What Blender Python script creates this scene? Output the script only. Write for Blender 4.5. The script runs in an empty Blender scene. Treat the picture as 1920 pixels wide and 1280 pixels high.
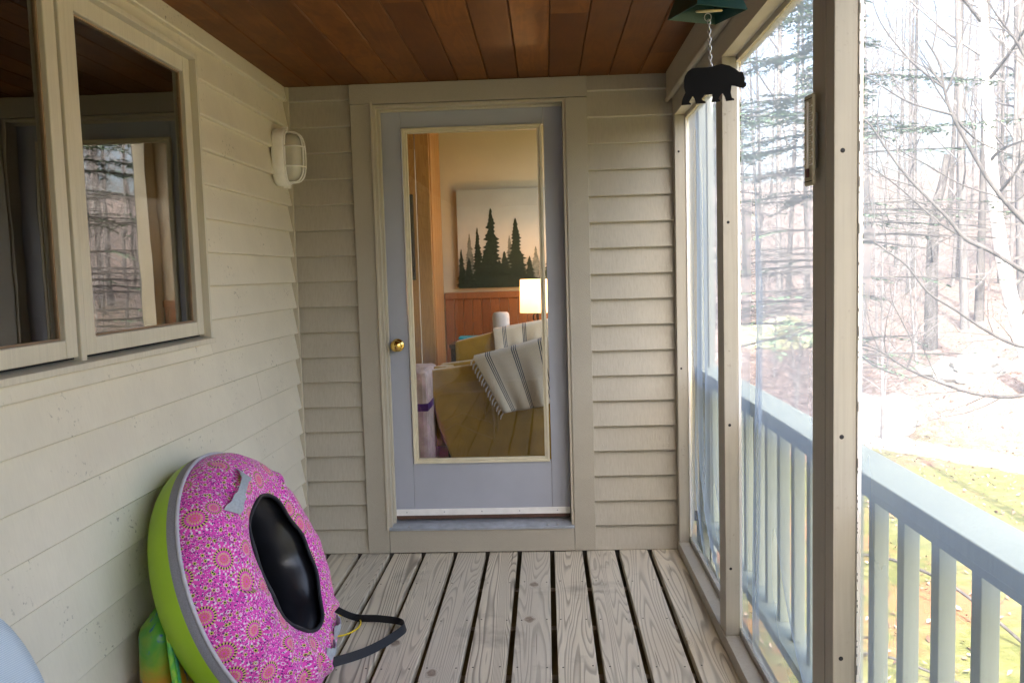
import bpy, bmesh, math, random
from mathutils import Vector, Matrix, Euler
R=math.radians
sc=bpy.context.scene
col=sc.collection
rng=random.Random(7)

# ------------------------------------------------------------------ helpers
class MB:
    """collects shapes; build() links them as ONE mesh object"""
    def __init__(s): s.v=[]; s.f=[]; s.r=[]; s.sm=[]
    def add(s,verts,faces,rnd=None,smooth=False):
        b=len(s.v); s.v+= [Vector(p) for p in verts]
        if rnd is None: rnd=0.5
        for f in faces: s.f.append([i+b for i in f]); s.r.append(rnd); s.sm.append(smooth)
        return s
    def box(s,x0,x1,y0,y1,z0,z1,rnd=None,bev=0.0):
        if x0>x1: x0,x1=x1,x0
        if y0>y1: y0,y1=y1,y0
        if z0>z1: z0,z1=z1,z0
        if bev<=0:
            v=[(x0,y0,z0),(x1,y0,z0),(x1,y1,z0),(x0,y1,z0),(x0,y0,z1),(x1,y0,z1),(x1,y1,z1),(x0,y1,z1)]
            f=[(0,3,2,1),(4,5,6,7),(0,1,5,4),(1,2,6,5),(2,3,7,6),(3,0,4,7)]
            return s.add(v,f,rnd)
        b=bmesh.new(); bmesh.ops.create_cube(b,size=1)
        for q in b.verts: q.co=Vector(((x0+x1)/2+q.co.x*(x1-x0),(y0+y1)/2+q.co.y*(y1-y0),(z0+z1)/2+q.co.z*(z1-z0)))
        bmesh.ops.bevel(b,geom=b.edges[:],offset=bev,segments=2,affect='EDGES',profile=.5)
        b.verts.ensure_lookup_table(); b.verts.index_update()
        s.add([q.co.copy() for q in b.verts],[[q.index for q in f.verts] for f in b.faces],rnd); b.free()
        return s
    def tube(s,pts,rad,n=6,rnd=None,cap=True,closed=False,flat=1.0,up=None):
        pts=[Vector(p) for p in pts]; m=len(pts)
        rr=rad if isinstance(rad,(list,tuple)) else [rad]*m
        V=[];F=[]; prev=None
        for i,p in enumerate(pts):
            if closed: t=pts[(i+1)%m]-pts[i-1]
            else: t=pts[min(i+1,m-1)]-pts[max(i-1,0)]
            t=t.normalized() if t.length>1e-9 else Vector((0,0,1))
            a=prev if prev is not None else (Vector(up) if up else (Vector((0,0,1)) if abs(t.z)<.9 else Vector((1,0,0))))
            a=a-t*a.dot(t)
            if a.length<1e-6: a=t.orthogonal()
            a.normalize(); prev=a; b=t.cross(a)
            for k in range(n):
                th=2*math.pi*(k+.5)/n
                V.append(p+(a*math.cos(th)*flat+b*math.sin(th))*rr[i])
        for i in range(m if closed else m-1):
            j=(i+1)%m
            for k in range(n):
                l=(k+1)%n; F.append((i*n+k,i*n+l,j*n+l,j*n+k))
        if cap and not closed:
            F.append(tuple(range(n))[::-1]); F.append(tuple((m-1)*n+k for k in range(n)))
        return s.add(V,F,rnd,smooth=n>5)
    def lathe(s,prof,n=48,M=None,rnd=None,closed=False):
        M=M or Matrix(); V=[];F=[]; m=len(prof)
        for r,z in prof:
            for k in range(n):
                a=2*math.pi*k/n; V.append(M@Vector((r*math.cos(a),r*math.sin(a),z)))
        for i in range(m if closed else m-1):
            j=(i+1)%m
            for k in range(n):
                l=(k+1)%n; F.append((i*n+k,i*n+l,j*n+l,j*n+k))
        return s.add(V,F,rnd,smooth=True)
    def prism(s,poly,axis,a,b,rnd=None):
        """poly of 2D points extruded along axis ('x','y','z') from a to b"""
        def P(p,w):
            if axis=='x': return (w,p[0],p[1])
            if axis=='y': return (p[0],w,p[1])
            return (p[0],p[1],w)
        n=len(poly); V=[P(p,a) for p in poly]+[P(p,b) for p in poly]
        F=[tuple(range(n)),tuple(range(2*n-1,n-1,-1))]+[(i,(i+1)%n,(i+1)%n+n,i+n) for i in range(n)]
        return s.add(V,F,rnd)
    def grid(s,fn,nu,nv,rnd=None,smooth=True,thick=0):
        V=[fn(i/nu,j/nv) for j in range(nv+1) for i in range(nu+1)]
        F=[(j*(nu+1)+i,j*(nu+1)+i+1,(j+1)*(nu+1)+i+1,(j+1)*(nu+1)+i) for j in range(nv) for i in range(nu)]
        return s.add(V,F,rnd,smooth)
    def build(s,name,mat,parent=None,recalc=True,solid=0,bevel=0):
        off=Vector((0,0,0)); p=parent
        while p is not None:
            if not p.get('_local'): off+=p.location
            p=p.parent
        if parent is not None and parent.get('_frame'): off=Vector((0,0,0))
        me=bpy.data.meshes.new(name)
        me.from_pydata([tuple(v-off) for v in s.v],[],s.f)
        a=me.attributes.new('rnd','FLOAT','FACE'); a.data.foreach_set('value',[float(x) for x in s.r])
        me.polygons.foreach_set('use_smooth',s.sm)
        me.materials.append(mat)
        if recalc:
            b=bmesh.new(); b.from_mesh(me); bmesh.ops.recalc_face_normals(b,faces=b.faces[:]); b.to_mesh(me); b.free()
        o=bpy.data.objects.new(name,me); col.objects.link(o)
        if parent is not None: o.parent=parent
        if solid:
            md=o.modifiers.new('solid','SOLIDIFY'); md.thickness=solid; md.offset=0
        if bevel:
            md=o.modifiers.new('bev','BEVEL'); md.width=bevel; md.segments=2; md.limit_method='ANGLE'; md.angle_limit=R(40)
        return o
def tag(o,label=None,cat=None,group=None,kind=None):
    if label: o['label']=label
    if cat: o['category']=cat
    if group: o['group']=group
    if kind: o['kind']=kind
    return o
def thing(name,label,cat,loc=(0,0,0),group=None):
    o=bpy.data.objects.new(name,None); o.location=loc; o.empty_display_size=.1; col.objects.link(o)
    return tag(o,label,cat,group)
def frame_thing(name,label,cat,M,group=None):
    """Empty with a full transform; its parts are given in its own coordinates"""
    o=bpy.data.objects.new(name,None); col.objects.link(o)
    o.location=M.to_translation(); o.rotation_euler=M.to_euler(); o['_frame']=1
    return tag(o,label,cat,group)

# ------------------------------------------------------------------ camera
f_px=1566.8; pitch=-.0813; yaw=-.0423; roll=-.0286; CH=1.3756
cy_,sy_=math.cos(yaw),math.sin(yaw); cp_,sp_=math.cos(pitch),math.sin(pitch)
FW=Vector((sy_*cp_,cy_*cp_,sp_)); r0=Vector((cy_,-sy_,0)); u0=r0.cross(FW)
RT=math.cos(roll)*r0+math.sin(roll)*u0; UP=-math.sin(roll)*r0+math.cos(roll)*u0
CAM=Vector((0,0,CH))
cam=bpy.data.cameras.new('camera'); co=bpy.data.objects.new('camera',cam); col.objects.link(co)
m=Matrix((( RT.x,UP.x,-FW.x),(RT.y,UP.y,-FW.y),(RT.z,UP.z,-FW.z)))
co.location=CAM; co.rotation_euler=m.to_euler()
cam.sensor_width=36; cam.lens=36*f_px/1920; cam.clip_start=.05; cam.clip_end=600
sc.camera=co
def at(u,v,y):
    """point at depth y seen at photo position u,v"""
    d=FW+RT*((u-960)/f_px)-UP*((v-640)/f_px)
    return CAM+d*(y/d.y)

# ------------------------------------------------------------------ materials
def new_mat(name):
    m=bpy.data.materials.new(name); m.use_nodes=True; nt=m.node_tree; nt.nodes.clear()
    out=nt.nodes.new('ShaderNodeOutputMaterial'); return m,nt,out
class G:
    """small node writer"""
    def __init__(s,nt): s.nt=nt
    def n(s,t,**k):
        x=s.nt.nodes.new(t)
        for a,b in k.items(): setattr(x,a,b)
        return x
    def link(s,a,b): s.nt.links.new(a,b)
    def inp(s,node,i,v):
        if v is None: return
        if isinstance(v,bpy.types.NodeSocket): s.link(v,node.inputs[i])
        else: node.inputs[i].default_value=v
    def m(s,op,a,b=None,c=None,clamp=False):
        x=s.n('ShaderNodeMath',operation=op,use_clamp=clamp)
        s.inp(x,0,a); s.inp(x,1,b); s.inp(x,2,c); return x.outputs[0]
    def vm(s,op,a,b=None,scale=None):
        x=s.n('ShaderNodeVectorMath',operation=op); s.inp(x,0,a)
        if b is not None: s.inp(x,1,b)
        if scale is not None: s.inp(x,3,scale)
        return x.outputs[0]
    def noise(s,vec,scale,detail=3,rough=.5,dist=0,dim='3D',w=None):
        x=s.n('ShaderNodeTexNoise',noise_dimensions=dim)
        if vec is not None: s.link(vec,x.inputs['Vector'])
        x.inputs['Scale'].default_value=scale; x.inputs['Detail'].default_value=detail
        x.inputs['Roughness'].default_value=rough; x.inputs['Distortion'].default_value=dist
        if w is not None: s.inp(x,'W',w)
        return x.outputs['Fac']
    def ramp(s,fac,stops,interp='LINEAR'):
        x=s.n('ShaderNodeValToRGB'); s.link(fac,x.inputs[0]); cr=x.color_ramp; cr.interpolation=interp
        while len(cr.elements)<len(stops): cr.elements.new(.5)
        for e,(p,c) in zip(cr.elements,stops):
            e.position=p; e.color=tuple(c)+(1,) if len(c)==3 else c
        return x.outputs[0]
    def mix(s,fac,a,b,mode='MIX'):
        x=s.n('ShaderNodeMix',data_type='RGBA',blend_type=mode)
        s.inp(x,0,fac)
        for i,v in ((6,a),(7,b)):
            if isinstance(v,(tuple,list)) and len(v)==3: v=tuple(v)+(1,)
            s.inp(x,i,v)
        return x.outputs[2]
    def coord(s,kind='Object'): return s.n('ShaderNodeTexCoord').outputs[kind]
    def mapping(s,vec,scale=(1,1,1),loc=(0,0,0),rot=(0,0,0)):
        x=s.n('ShaderNodeMapping'); s.link(vec,x.inputs[0]); s.inp(x,1,loc); s.inp(x,2,rot); s.inp(x,3,scale); return x.outputs[0]
    def rnd(s):
        x=s.n('ShaderNodeAttribute',attribute_name='rnd'); return x.outputs['Fac']
    def bump(s,h,strength=.3,dist=.01,prev=None):
        x=s.n('ShaderNodeBump'); s.link(h,x.inputs['Height']); x.inputs['Strength'].default_value=strength; x.inputs['Distance'].default_value=dist
        if prev: s.link(prev,x.inputs['Normal'])
        return x.outputs[0]
    def bsdf(s,out,color,rough=.6,metal=0,spec=.5,normal=None,**k):
        x=s.n('ShaderNodeBsdfPrincipled')
        if isinstance(color,(tuple,list)): color=tuple(color)[:3]+(1,)
        s.inp(x,'Base Color',color); s.inp(x,'Roughness',rough); s.inp(x,'Metallic',metal); s.inp(x,'Specular IOR Level',spec)
        if normal: s.link(normal,x.inputs['Normal'])
        for a,b in k.items(): s.inp(x,a.replace('_',' '),b)
        if out is not None: s.link(x.outputs[0],out.inputs[0])
        return x
def sep(g,v):
    x=g.n('ShaderNodeSeparateXYZ'); g.link(v,x.inputs[0]); return x.outputs
def comb(g,a,b,c):
    x=g.n('ShaderNodeCombineXYZ'); g.inp(x,0,a); g.inp(x,1,b); g.inp(x,2,c); return x.outputs[0]

def simple(name,c,rough=.5,metal=0,spec=.5,var=.12,scale=30,bump=0,bscale=80,**k):
    m,nt,out=new_mat(name); g=G(nt); oc=g.coord()
    n=g.noise(oc,scale,4)
    a=tuple(x*(1-var) for x in c); b=tuple(min(1,x*(1+var)) for x in c)
    cc=g.ramp(n,[(.3,a),(.7,b)])
    nm=g.bump(g.noise(oc,bscale,4),bump,.003) if bump else None
    g.bsdf(out,cc,rough,metal,spec,nm,**k); return m

def paint_wood(name,c,saw='z',bumpy=.35,dirt=.25,spec=.35,rough=.55,vis=.9):
    """painted rough-sawn wood; saw = direction in which the saw lines run"""
    m,nt,out=new_mat(name); g=G(nt); oc=g.coord()
    rn=g.rnd()
    oc2=g.vm('ADD',oc,comb(g,g.m('MULTIPLY',rn,13.7),g.m('MULTIPLY',rn,7.1),g.m('MULTIPLY',rn,3.3)))
    if saw=='z': sca=(130,130,4)
    elif saw=='xy': sca=(6,6,260)
    else: sca=(150,150,150)
    fine=g.noise(g.mapping(oc2,sca),1.0,3,.6)
    if saw=='diag':
        fine=g.noise(g.mapping(oc2,(30,30,30),rot=(0,R(35),0)),1.0,2,.5)
        w=g.n('ShaderNodeTexWave',wave_type='BANDS',bands_direction='X'); g.link(g.mapping(oc2,(1,1,1),rot=(0,R(40),0)),w.inputs[0])
        w.inputs['Scale'].default_value=60; w.inputs['Distortion'].default_value=6; w.inputs['Detail'].default_value=3; w.inputs['Detail Scale'].default_value=2
        fine=g.m('ADD',g.m('MULTIPLY',w.outputs['Fac'],.5),g.m('MULTIPLY',g.noise(oc2,220,3),.6))
    big=g.noise(oc2,3.5,5,.6)
    cc=g.mix(g.m('MULTIPLY',g.m('SUBTRACT',fine,.40),vis,clamp=True),tuple(c),tuple(x*.6 for x in c))
    cc=g.mix(g.ramp(big,[(.35,(0,0,0)),(.75,(.38,.38,.38))]),cc,tuple(x*.72 for x in c))
    # per-board shift
    cc=g.mix(g.m('MULTIPLY',g.m('ABSOLUTE',g.m('SUBTRACT',rn,.5)),.35),cc,tuple(x*.8 for x in c))
    # specks of mildew
    sp=g.noise(oc2,75,2,.6); msk=g.noise(oc2,5,3,.6)
    spk=g.m('MULTIPLY',g.ramp(sp,[(.62,(0,0,0)),(.72,(1,1,1))]),g.ramp(msk,[(.52,(0,0,0)),(.66,(1,1,1))]))
    cc=g.mix(g.m('MULTIPLY',spk,dirt),cc,(.09,.08,.06))
    h=g.m('ADD',g.m('MULTIPLY',fine,1.0),g.m('MULTIPLY',g.noise(oc2,25,4),.6))
    g.bsdf(out,cc,rough,0,spec,g.bump(h,bumpy,.002)); return m

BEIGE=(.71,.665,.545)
M_side=paint_wood('siding_paint_lit',BEIGE,'z',.2,.8,vis=.35)  # left wall kept paler: light from the screens is in the colour
M_side2=paint_wood('siding_paint_shaded',(.45,.415,.34),'z',.5,.15)  # same beige darkened, shade of the end wall put into the colour
M_trim=paint_wood('trim_paint',(.435,.40,.325),'diag',.5,.1)
M_trim_s=paint_wood('smooth_trim_paint',(.52,.475,.375),'z',.15,.15)
M_frame=paint_wood('window_frame_paint',(.64,.60,.49),'z',.12,.1)
M_post=paint_wood('post_paint',(.42,.39,.325),'z',.2,.35)
M_hdr=paint_wood('header_paint',(.50,.45,.35),'xy',.2,.1)
M_rail=paint_wood('railing_paint',(.31,.35,.29),'z',.12,.2)
M_gray=simple('grey_door_paint',(.37,.39,.445),.42,0,.5,.04,6,.06,60)
M_bead=simple('cream_glazing_bead',(.66,.6,.44),.4,0,.5,.06,20)
M_dark=simple('dark_gap',(.012,.012,.014),.8)
M_black=simple('black_metal',(.003,.003,.0035),.6,0,.12,.1,50)
M_white=simple('white_enamel',(.84,.83,.80),.35,0,.5,.05,30)
M_steel=simple('steel',(.45,.45,.46),.3,1,.5,.1,60)
M_green=simple('green_metal',(.006,.042,.037),.35,.2,.5,.2,20)

def mat_deck():
    m,nt,out=new_mat('weathered_decking'); g=G(nt); oc=g.coord(); rn=g.rnd()
    x,y,z=sep(g,oc)
    ox=g.m('MULTIPLY',rn,57.3); oy=g.m('MULTIPLY',rn,91.7)
    v=comb(g,g.m('ADD',g.m('MULTIPLY',x,g.m('ADD',5.5,g.m('MULTIPLY',g.m('FRACT',g.m('MULTIPLY',rn,13.1)),7.))),ox),g.m('ADD',g.m('MULTIPLY',y,.6),oy),g.m('MULTIPLY',z,3))
    base=g.noise(v,1.0,1.5,.35,.25)
    k=g.m('MULTIPLY',base,g.m('ADD',g.m('MULTIPLY',g.m('FRACT',g.m('MULTIPLY',rn,7.7)),20),15))
    # saw-tooth rings: soft early wood, sharp dark late wood
    fr=g.m('FRACT',k)
    ring=g.ramp(fr,[(0,(0,0,0)),(.5,(.12,.12,.12)),(.8,(1,1,1)),(.92,(.8,.8,.8)),(1,(0,0,0))])
    # knots
    kn_=g.m('MULTIPLY',g.m('SUBTRACT',g.noise(oc,28,2),.5),.10)
    kv=g.n('ShaderNodeTexVoronoi',voronoi_dimensions='2D'); g.link(comb(g,g.m('ADD',g.m('ADD',g.m('MULTIPLY',x,3.4),ox),kn_),g.m('ADD',g.m('ADD',g.m('MULTIPLY',y,2.3),oy),kn_),0.),kv.inputs['Vector']); kv.inputs['Scale'].default_value=1
    kr,_,_=sep(g,kv.outputs['Color']); kd=g.m('ADD',kv.outputs['Distance'],g.m('MULTIPLY',g.m('LESS_THAN',kr,.72),1.))
    knot=g.ramp(kd,[(.0,(1,1,1)),(.05,(1,1,1)),(.075,(0,0,0))])
    kring=g.ramp(g.m('FRACT',g.m('MULTIPLY',kd,38)),[(0,(0,0,0)),(.6,(.3,.3,.3)),(.85,(1,1,1)),(1,(0,0,0))])
    near=g.ramp(kd,[(.06,(1,1,1)),(.17,(0,0,0))])
    ring=g.mix(near,ring,kring)
    fib=g.noise(comb(g,g.m('ADD',g.m('MULTIPLY',x,420),ox),g.m('MULTIPLY',y,9),z),1,3,.7)
    tone=g.noise(comb(g,g.m('ADD',g.m('MULTIPLY',x,5),ox),g.m('ADD',g.m('MULTIPLY',y,1.2),oy),0.),1,4,.6)
    lightc=g.mix(tone,(.52,.455,.34),(.76,.69,.54))
    lightc=g.mix(g.m('MULTIPLY',g.ramp(rn,[(0,(1,1,1)),(.5,(0,0,0)),(1,(.5,.5,.5))]),.45),lightc,(.50,.47,.40))
    cc=g.mix(g.m('MULTIPLY',ring,g.m('ADD',.30,g.m('MULTIPLY',g.m('FRACT',g.m('MULTIPLY',rn,3.3)),.6))),lightc,(.115,.095,.075))
    crk=g.noise(comb(g,g.m('ADD',g.m('MULTIPLY',x,95),ox),g.m('ADD',g.m('MULTIPLY',y,1.7),oy),0.),1,2,.5)
    cc=g.mix(g.ramp(crk,[(.70,(0,0,0)),(.73,(.75,.75,.75))]),cc,(.06,.05,.04))
    cc=g.mix(g.m('MULTIPLY',g.m('SUBTRACT',fib,.35),.45),cc,(.22,.19,.165))
    cc=g.mix(g.m('MULTIPLY',knot,g.m('ADD',.25,g.m('MULTIPLY',g.noise(oc,60,3),.9))),cc,(.15,.095,.06))
    # mould and water stains
    st=g.noise(oc,2.2,5,.65); cc=g.mix(g.ramp(st,[(.58,(0,0,0)),(.74,(.55,.55,.55))]),cc,(.09,.08,.07))
    h=g.m('ADD',g.m('MULTIPLY',ring,-.6),g.m('MULTIPLY',fib,.6))
    g.bsdf(out,cc,.62,0,.4,g.bump(h,.5,.0015)); return m
M_deck=mat_deck()

def mat_ceiling():
    m,nt,out=new_mat('stained_ceiling_boards'); g=G(nt); oc=g.coord(); rn=g.rnd(); x,y,z=sep(g,oc)
    ox=g.m('MULTIPLY',rn,37.3); oy=g.m('MULTIPLY',rn,71.7)
    v=comb(g,g.m('ADD',g.m('MULTIPLY',x,9),ox),g.m('ADD',g.m('MULTIPLY',y,1.3),oy),0.)
    b=g.noise(v,1,3,.5,.4); fr=g.m('FRACT',g.m('MULTIPLY',b,9)); ring=g.ramp(fr,[(0,(0,0,0)),(.8,(1,1,1)),(1,(0,0,0))])
    blot=g.noise(comb(g,g.m('ADD',g.m('MULTIPLY',x,7),ox),g.m('ADD',g.m('MULTIPLY',y,5),oy),0.),1,5,.65)
    c=g.mix(rn,(.215,.075,.012),(.115,.036,.006))
    c=g.mix(g.m('MULTIPLY',ring,.35),c,(.07,.019,.005))
    c=g.mix(g.ramp(blot,[(.45,(0,0,0)),(.75,(.6,.6,.6))]),c,(.06,.02,.006))
    g.bsdf(out,c,.45,0,.2,g.bump(b,.15,.002)); return m
M_ceil=mat_ceiling()

def mat_glass(name,ior=1.5,tint=(1,1,1),extra=0.0):
    m,nt,out=new_mat(name); g=G(nt)
    tr=g.n('ShaderNodeBsdfTransparent'); tr.inputs[0].default_value=tuple(tint)+(1,)
    gl=g.n('ShaderNodeBsdfGlossy'); gl.inputs['Roughness'].default_value=0.0
    # slightly wavy panes
    oc=g.coord(); bp=g.bump(g.noise(oc,3.5,2),.05,.01); g.link(bp,gl.inputs['Normal'])
    fr=g.n('ShaderNodeFresnel'); fr.inputs[0].default_value=ior
    mx=g.n('ShaderNodeMixShader'); g.link(g.m('ADD',fr.outputs[0],extra),mx.inputs[0]); g.link(tr.outputs[0],mx.inputs[1]); g.link(gl.outputs[0],mx.inputs[2]); g.link(mx.outputs[0],out.inputs[0]); return m
M_glass=mat_glass('door_glass',1.5,(.95,.95,.94),.008)
M_wglass=mat_glass('window_glass',1.6,(.80,.82,.80),.15)

def mat_screen():
    m,nt,out=new_mat('insect_screen'); g=G(nt)
    lw=g.n('ShaderNodeLayerWeight'); lw.inputs[0].default_value=.5
    fac=g.ramp(lw.outputs['Facing'],[(0,(.31,.31,.31)),(.5,(.36,.36,.36)),(.8,(.55,.55,.55)),(1,(.9,.9,.9))])
    oc=g.coord(); n=g.noise(g.mapping(oc,(1,3,1.2)),2.0,3)
    fac=g.m('ADD',fac,g.m('MULTIPLY',g.m('SUBTRACT',n,.5),.10))
    tr=g.n('ShaderNodeBsdfTransparent'); d=g.n('ShaderNodeBsdfDiffuse'); d.inputs[0].default_value=(.30,.37,.46,1)  # blue sky light and outdoor haze are put into the mesh colour
    t=g.n('ShaderNodeBsdfTranslucent'); t.inputs[0].default_value=(.30,.37,.46,1)
    a=g.n('ShaderNodeMixShader'); a.inputs[0].default_value=.5; g.link(d.outputs[0],a.inputs[1]); g.link(t.outputs[0],a.inputs[2])
    mx=g.n('ShaderNodeMixShader'); g.link(fac,mx.inputs[0]); g.link(tr.outputs[0],mx.inputs[1]); g.link(a.outputs[0],mx.inputs[2]); g.link(mx.outputs[0],out.inputs[0]); return m
M_screen=mat_screen()

def mat_rosette():
    m,nt,out=new_mat('pink_printed_cloth'); g=G(nt); oc=g.coord(); x,y,z=sep(g,oc)
    rr=g.m('SQRT',g.m('ADD',g.m('MULTIPLY',x,x),g.m('MULTIPLY',y,y)))
    ang=g.m('ARCTAN2',g.m('SUBTRACT',rr,.270),g.m('MAXIMUM',g.m('SUBTRACT',z,.010),.0))
    fac_=g.m('DIVIDE',g.m('ADD',.270,g.m('MULTIPLY',ang,.137)),rr)
    p=comb(g,g.m('MULTIPLY',x,fac_),g.m('MULTIPLY',y,fac_),0.)
    def vor(scale,rn,w=0,seed=0.):
        v=g.n('ShaderNodeTexVoronoi',voronoi_dimensions='2D'); v.inputs['Scale'].default_value=scale; v.inputs['Randomness'].default_value=rn
        pp=g.vm('ADD',p,(seed,seed*.7,0.)); g.link(pp,v.inputs['Vector'])
        dv=g.vm('SUBTRACT',pp,v.outputs['Position']); a,b,_=sep(g,dv)
        return v.outputs['Distance'],g.m('ARCTAN2',b,a),v.outputs['Color']
    d,th,colr=vor(7.9,.65)
    cr,cg,cb=sep(g,colr)
    sc_=g.m('ADD',.75,g.m('MULTIPLY',cr,.5)); d=g.m('DIVIDE',d,sc_)
    def band(d,a,b):
        return g.m('MULTIPLY',g.m('GREATER_THAN',d,a),g.m('LESS_THAN',d,b))
    def pet(th,n,t,ph=0.): return g.m('GREATER_THAN',g.m('SINE',g.m('ADD',g.m('MULTIPLY',th,n),ph)),t)
    MAG=(.74,.07,.47)
    n0=g.noise(oc,9,2); c=g.mix(n0,MAG,(.66,.055,.42))
    # small scattered motifs
    WH=(.75,.68,.74); PU=(.08,.02,.16); YG=(.55,.60,.10); OR=(.62,.17,.11); PK=(.74,.12,.38); BK=(.02,.02,.02)
    for s,rd,cl,seed in ((85,.17,PU,3.),(70,.115,WH,9.),(100,.11,WH,21.),(60,.13,PU,14.)):
        dd,_,cc2=vor(s,.9,0,seed); c=g.mix(g.m('LESS_THAN',dd,rd),c,cl)
    dd,t2,cc2=vor(36,.9,0,31.)
    c=g.mix(band(dd,.10,.18),c,YG); c=g.mix(g.m('LESS_THAN',dd,.10),c,BK); c=g.mix(g.m('MULTIPLY',band(dd,.26,.32),pet(t2,5,.5)),c,WH)
    dd,t2,cc2=vor(17,.8,0,51.)
    c=g.mix(g.m('MULTIPLY',band(dd,.13,.2),pet(t2,14,.1)),c,(.35,.015,.22)); c=g.mix(band(dd,.06,.09),c,WH)
    # rosettes
    c=g.mix(g.m('LESS_THAN',d,.37),c,MAG)
    c=g.mix(g.m('MULTIPLY',band(d,.31,.37),pet(th,15,.6,1.)),c,WH)
    c=g.mix(g.m('MULTIPLY',band(d,.335,.36),pet(th,18,.5,3.5)),c,PU)
    c=g.mix(g.m('MULTIPLY',band(d,.27,.30),pet(th,18,.4,3.5)),c,WH)
    c=g.mix(g.m('MULTIPLY',band(d,.19,.24),pet(th,22,.1)),c,BK)
    c=g.mix(g.m('MULTIPLY',band(d,.19,.255),pet(th,22,.35,3.)),c,YG)
    c=g.mix(g.m('LESS_THAN',d,.165),c,MAG)
    c=g.mix(g.m('LESS_THAN',d,.125),c,PK); c=g.mix(g.m('MULTIPLY',band(d,.03,.06),pet(th,9,0.)),c,MAG)
    c=g.mix(g.m('MULTIPLY',band(d,.11,.15),pet(th,16,0.)),c,YG)
    c=g.mix(g.m('MULTIPLY',band(d,.06,.10),pet(th,12,-.3)),c,OR)
    c=g.mix(g.m('LESS_THAN',d,.03),c,OR)
    b=g.bump(g.noise(g.mapping(oc,(1,.45,1),rot=(0,0,.5)),16,3,.6,.8),.7,.012); b=g.bump(g.noise(oc,600,1),.1,.0006,b)
    g.bsdf(out,c,.72,0,.25,b,Sheen_Weight=.15); return m
M_rose=mat_rosette()

def mat_pine(name,a,b,scale=8.3):
    m,nt,out=new_mat(name); g=G(nt); oc=g.coord(); rn=g.rnd(); x,y,z=sep(g,oc)
    v=comb(g,g.m('ADD',g.m('MULTIPLY',g.m('ADD',x,y),14),g.m('MULTIPLY',rn,40)),g.m('MULTIPLY',z,1.6),g.m('MULTIPLY',rn,9))
    n=g.noise(v,1,2,.5,.3); fr=g.m('FRACT',g.m('MULTIPLY',n,8))
    c=g.mix(g.m('MULTIPLY',fr,.5),a,b)
    kv=g.n('ShaderNodeTexVoronoi'); g.link(comb(g,g.m('MULTIPLY',g.m('ADD',x,y),7),g.m('MULTIPLY',z,4.5),g.m('MULTIPLY',rn,17)),kv.inputs['Vector'])
    c=g.mix(g.ramp(kv.outputs['Distance'],[(.05,(1,1,1)),(.09,(0,0,0))]),c,(.09,.03,.01))
    c=g.mix(g.m('MULTIPLY',g.m('SUBTRACT',rn,.5),.8),c,b)
    g.bsdf(out,c,.4,0,.4); return m
M_pine=mat_pine('knotty_pine',(.50,.27,.085),(.32,.14,.035))
M_wain=mat_pine('stained_beadboard',(.30,.11,.03),(.18,.06,.016))
M_cream=simple('cream_wall_paint',(.56,.52,.40),.7,0,.3,.04,3,.05,60)

# ------------------------------------------------------------------ world, sun
w=bpy.data.worlds.new('World'); sc.world=w; w.use_nodes=True; nt=w.node_tree
bg=nt.nodes['Background']; sky=nt.nodes.new('ShaderNodeTexSky'); sky.sky_type='NISHITA'; sky.sun_disc=False
SUN_EL=R(46); SUN_AZ=R(193)     # azimuth measured from +y towards +x
sky.sun_elevation=SUN_EL; sky.sun_rotation=SUN_AZ; sky.air_density=1.0; sky.dust_density=8.0; sky.ozone_density=1.0
nt.links.new(sky.outputs[0],bg.inputs[0]); bg.inputs[1].default_value=.15
sd=bpy.data.lights.new('sun','SUN'); sd.energy=2.0; sd.angle=R(.5); sd.color=(1,.95,.87)
so=bpy.data.objects.new('sun',sd); col.objects.link(so)
sdir=Vector((math.sin(SUN_AZ)*math.cos(SUN_EL),math.cos(SUN_AZ)*math.cos(SUN_EL),math.sin(SUN_EL)))
so.rotation_euler=sdir.to_track_quat('Z','Y').to_euler(); so.location=(0,0,20)
EXPOSURE=3.4

# ------------------------------------------------------------------ porch dimensions
D=4.058; XL=-1.227; XR=.615; HC=2.295; YB=-3.2      # end wall, left wall, screen line, ceiling, back of the porch
P=.1235                                            # siding exposure
WY0,WY1,WZ0,WZ1=1.43,2.985,1.160,2.170             # window opening
DX0,DX1,DZ0,DZ1=-.808,.112,.125,2.195              # door opening

# ---- deck
deck=MB(); s0=-.802
for k in range(-3,10):
    xa=s0+.16*(k-1)+.011; xb=s0+.16*k-.011
    if xb<XL-.1: continue
    xb=min(xb,.66) if k==9 else xb
    deck.box(max(xa,-1.30),xb,YB,D-.006,-.036,0,rnd=rng.random(),bev=.003)
deck.box(.663,.715,YB,4.9,-.035,-.002,rnd=.3)
dk=deck.build('deck',M_deck); tag(dk,kind='structure')
jo=MB()
y=D-.42
while y>YB: jo.box(-1.25,.70,y-.019,y+.019,-.24,-.037); y-=.4064
jo.box(.70,.738,YB,4.9,-.26,-.04)
tag(jo.build('deck_joists',simple('joist_wood',(.16,.12,.08),.8)),kind='structure')
sk=MB(); sk.box(.7385,.760,YB,4.9,-1.9,-.04); sk.box(-1.3,.738,YB-.13,YB-.11,-1.9,-.04); sk.box(-4.5,.70,4.060,4.0695,-1.9,-.003); tag(sk.build('underdeck_light_block',simple('light_block_dark',(.10,.09,.08),.8)),kind='structure')  # unseen boards added to keep sunlight out from under the deck
nl=MB()
for k in range(-1,10):
    for j in range(0,14):
        yy=D-.42-.4064*j
        for dx in (-.05,.05):
            xx=s0+.16*(k-.5)+dx+rng.uniform(-.004,.004)
            if XL<xx<.6: nl.lathe([(.0001,.0006),(.0035,.0006),(.0035,-.001)],8,Matrix.Translation((xx,yy+rng.uniform(-.008,.008),0)))
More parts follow.
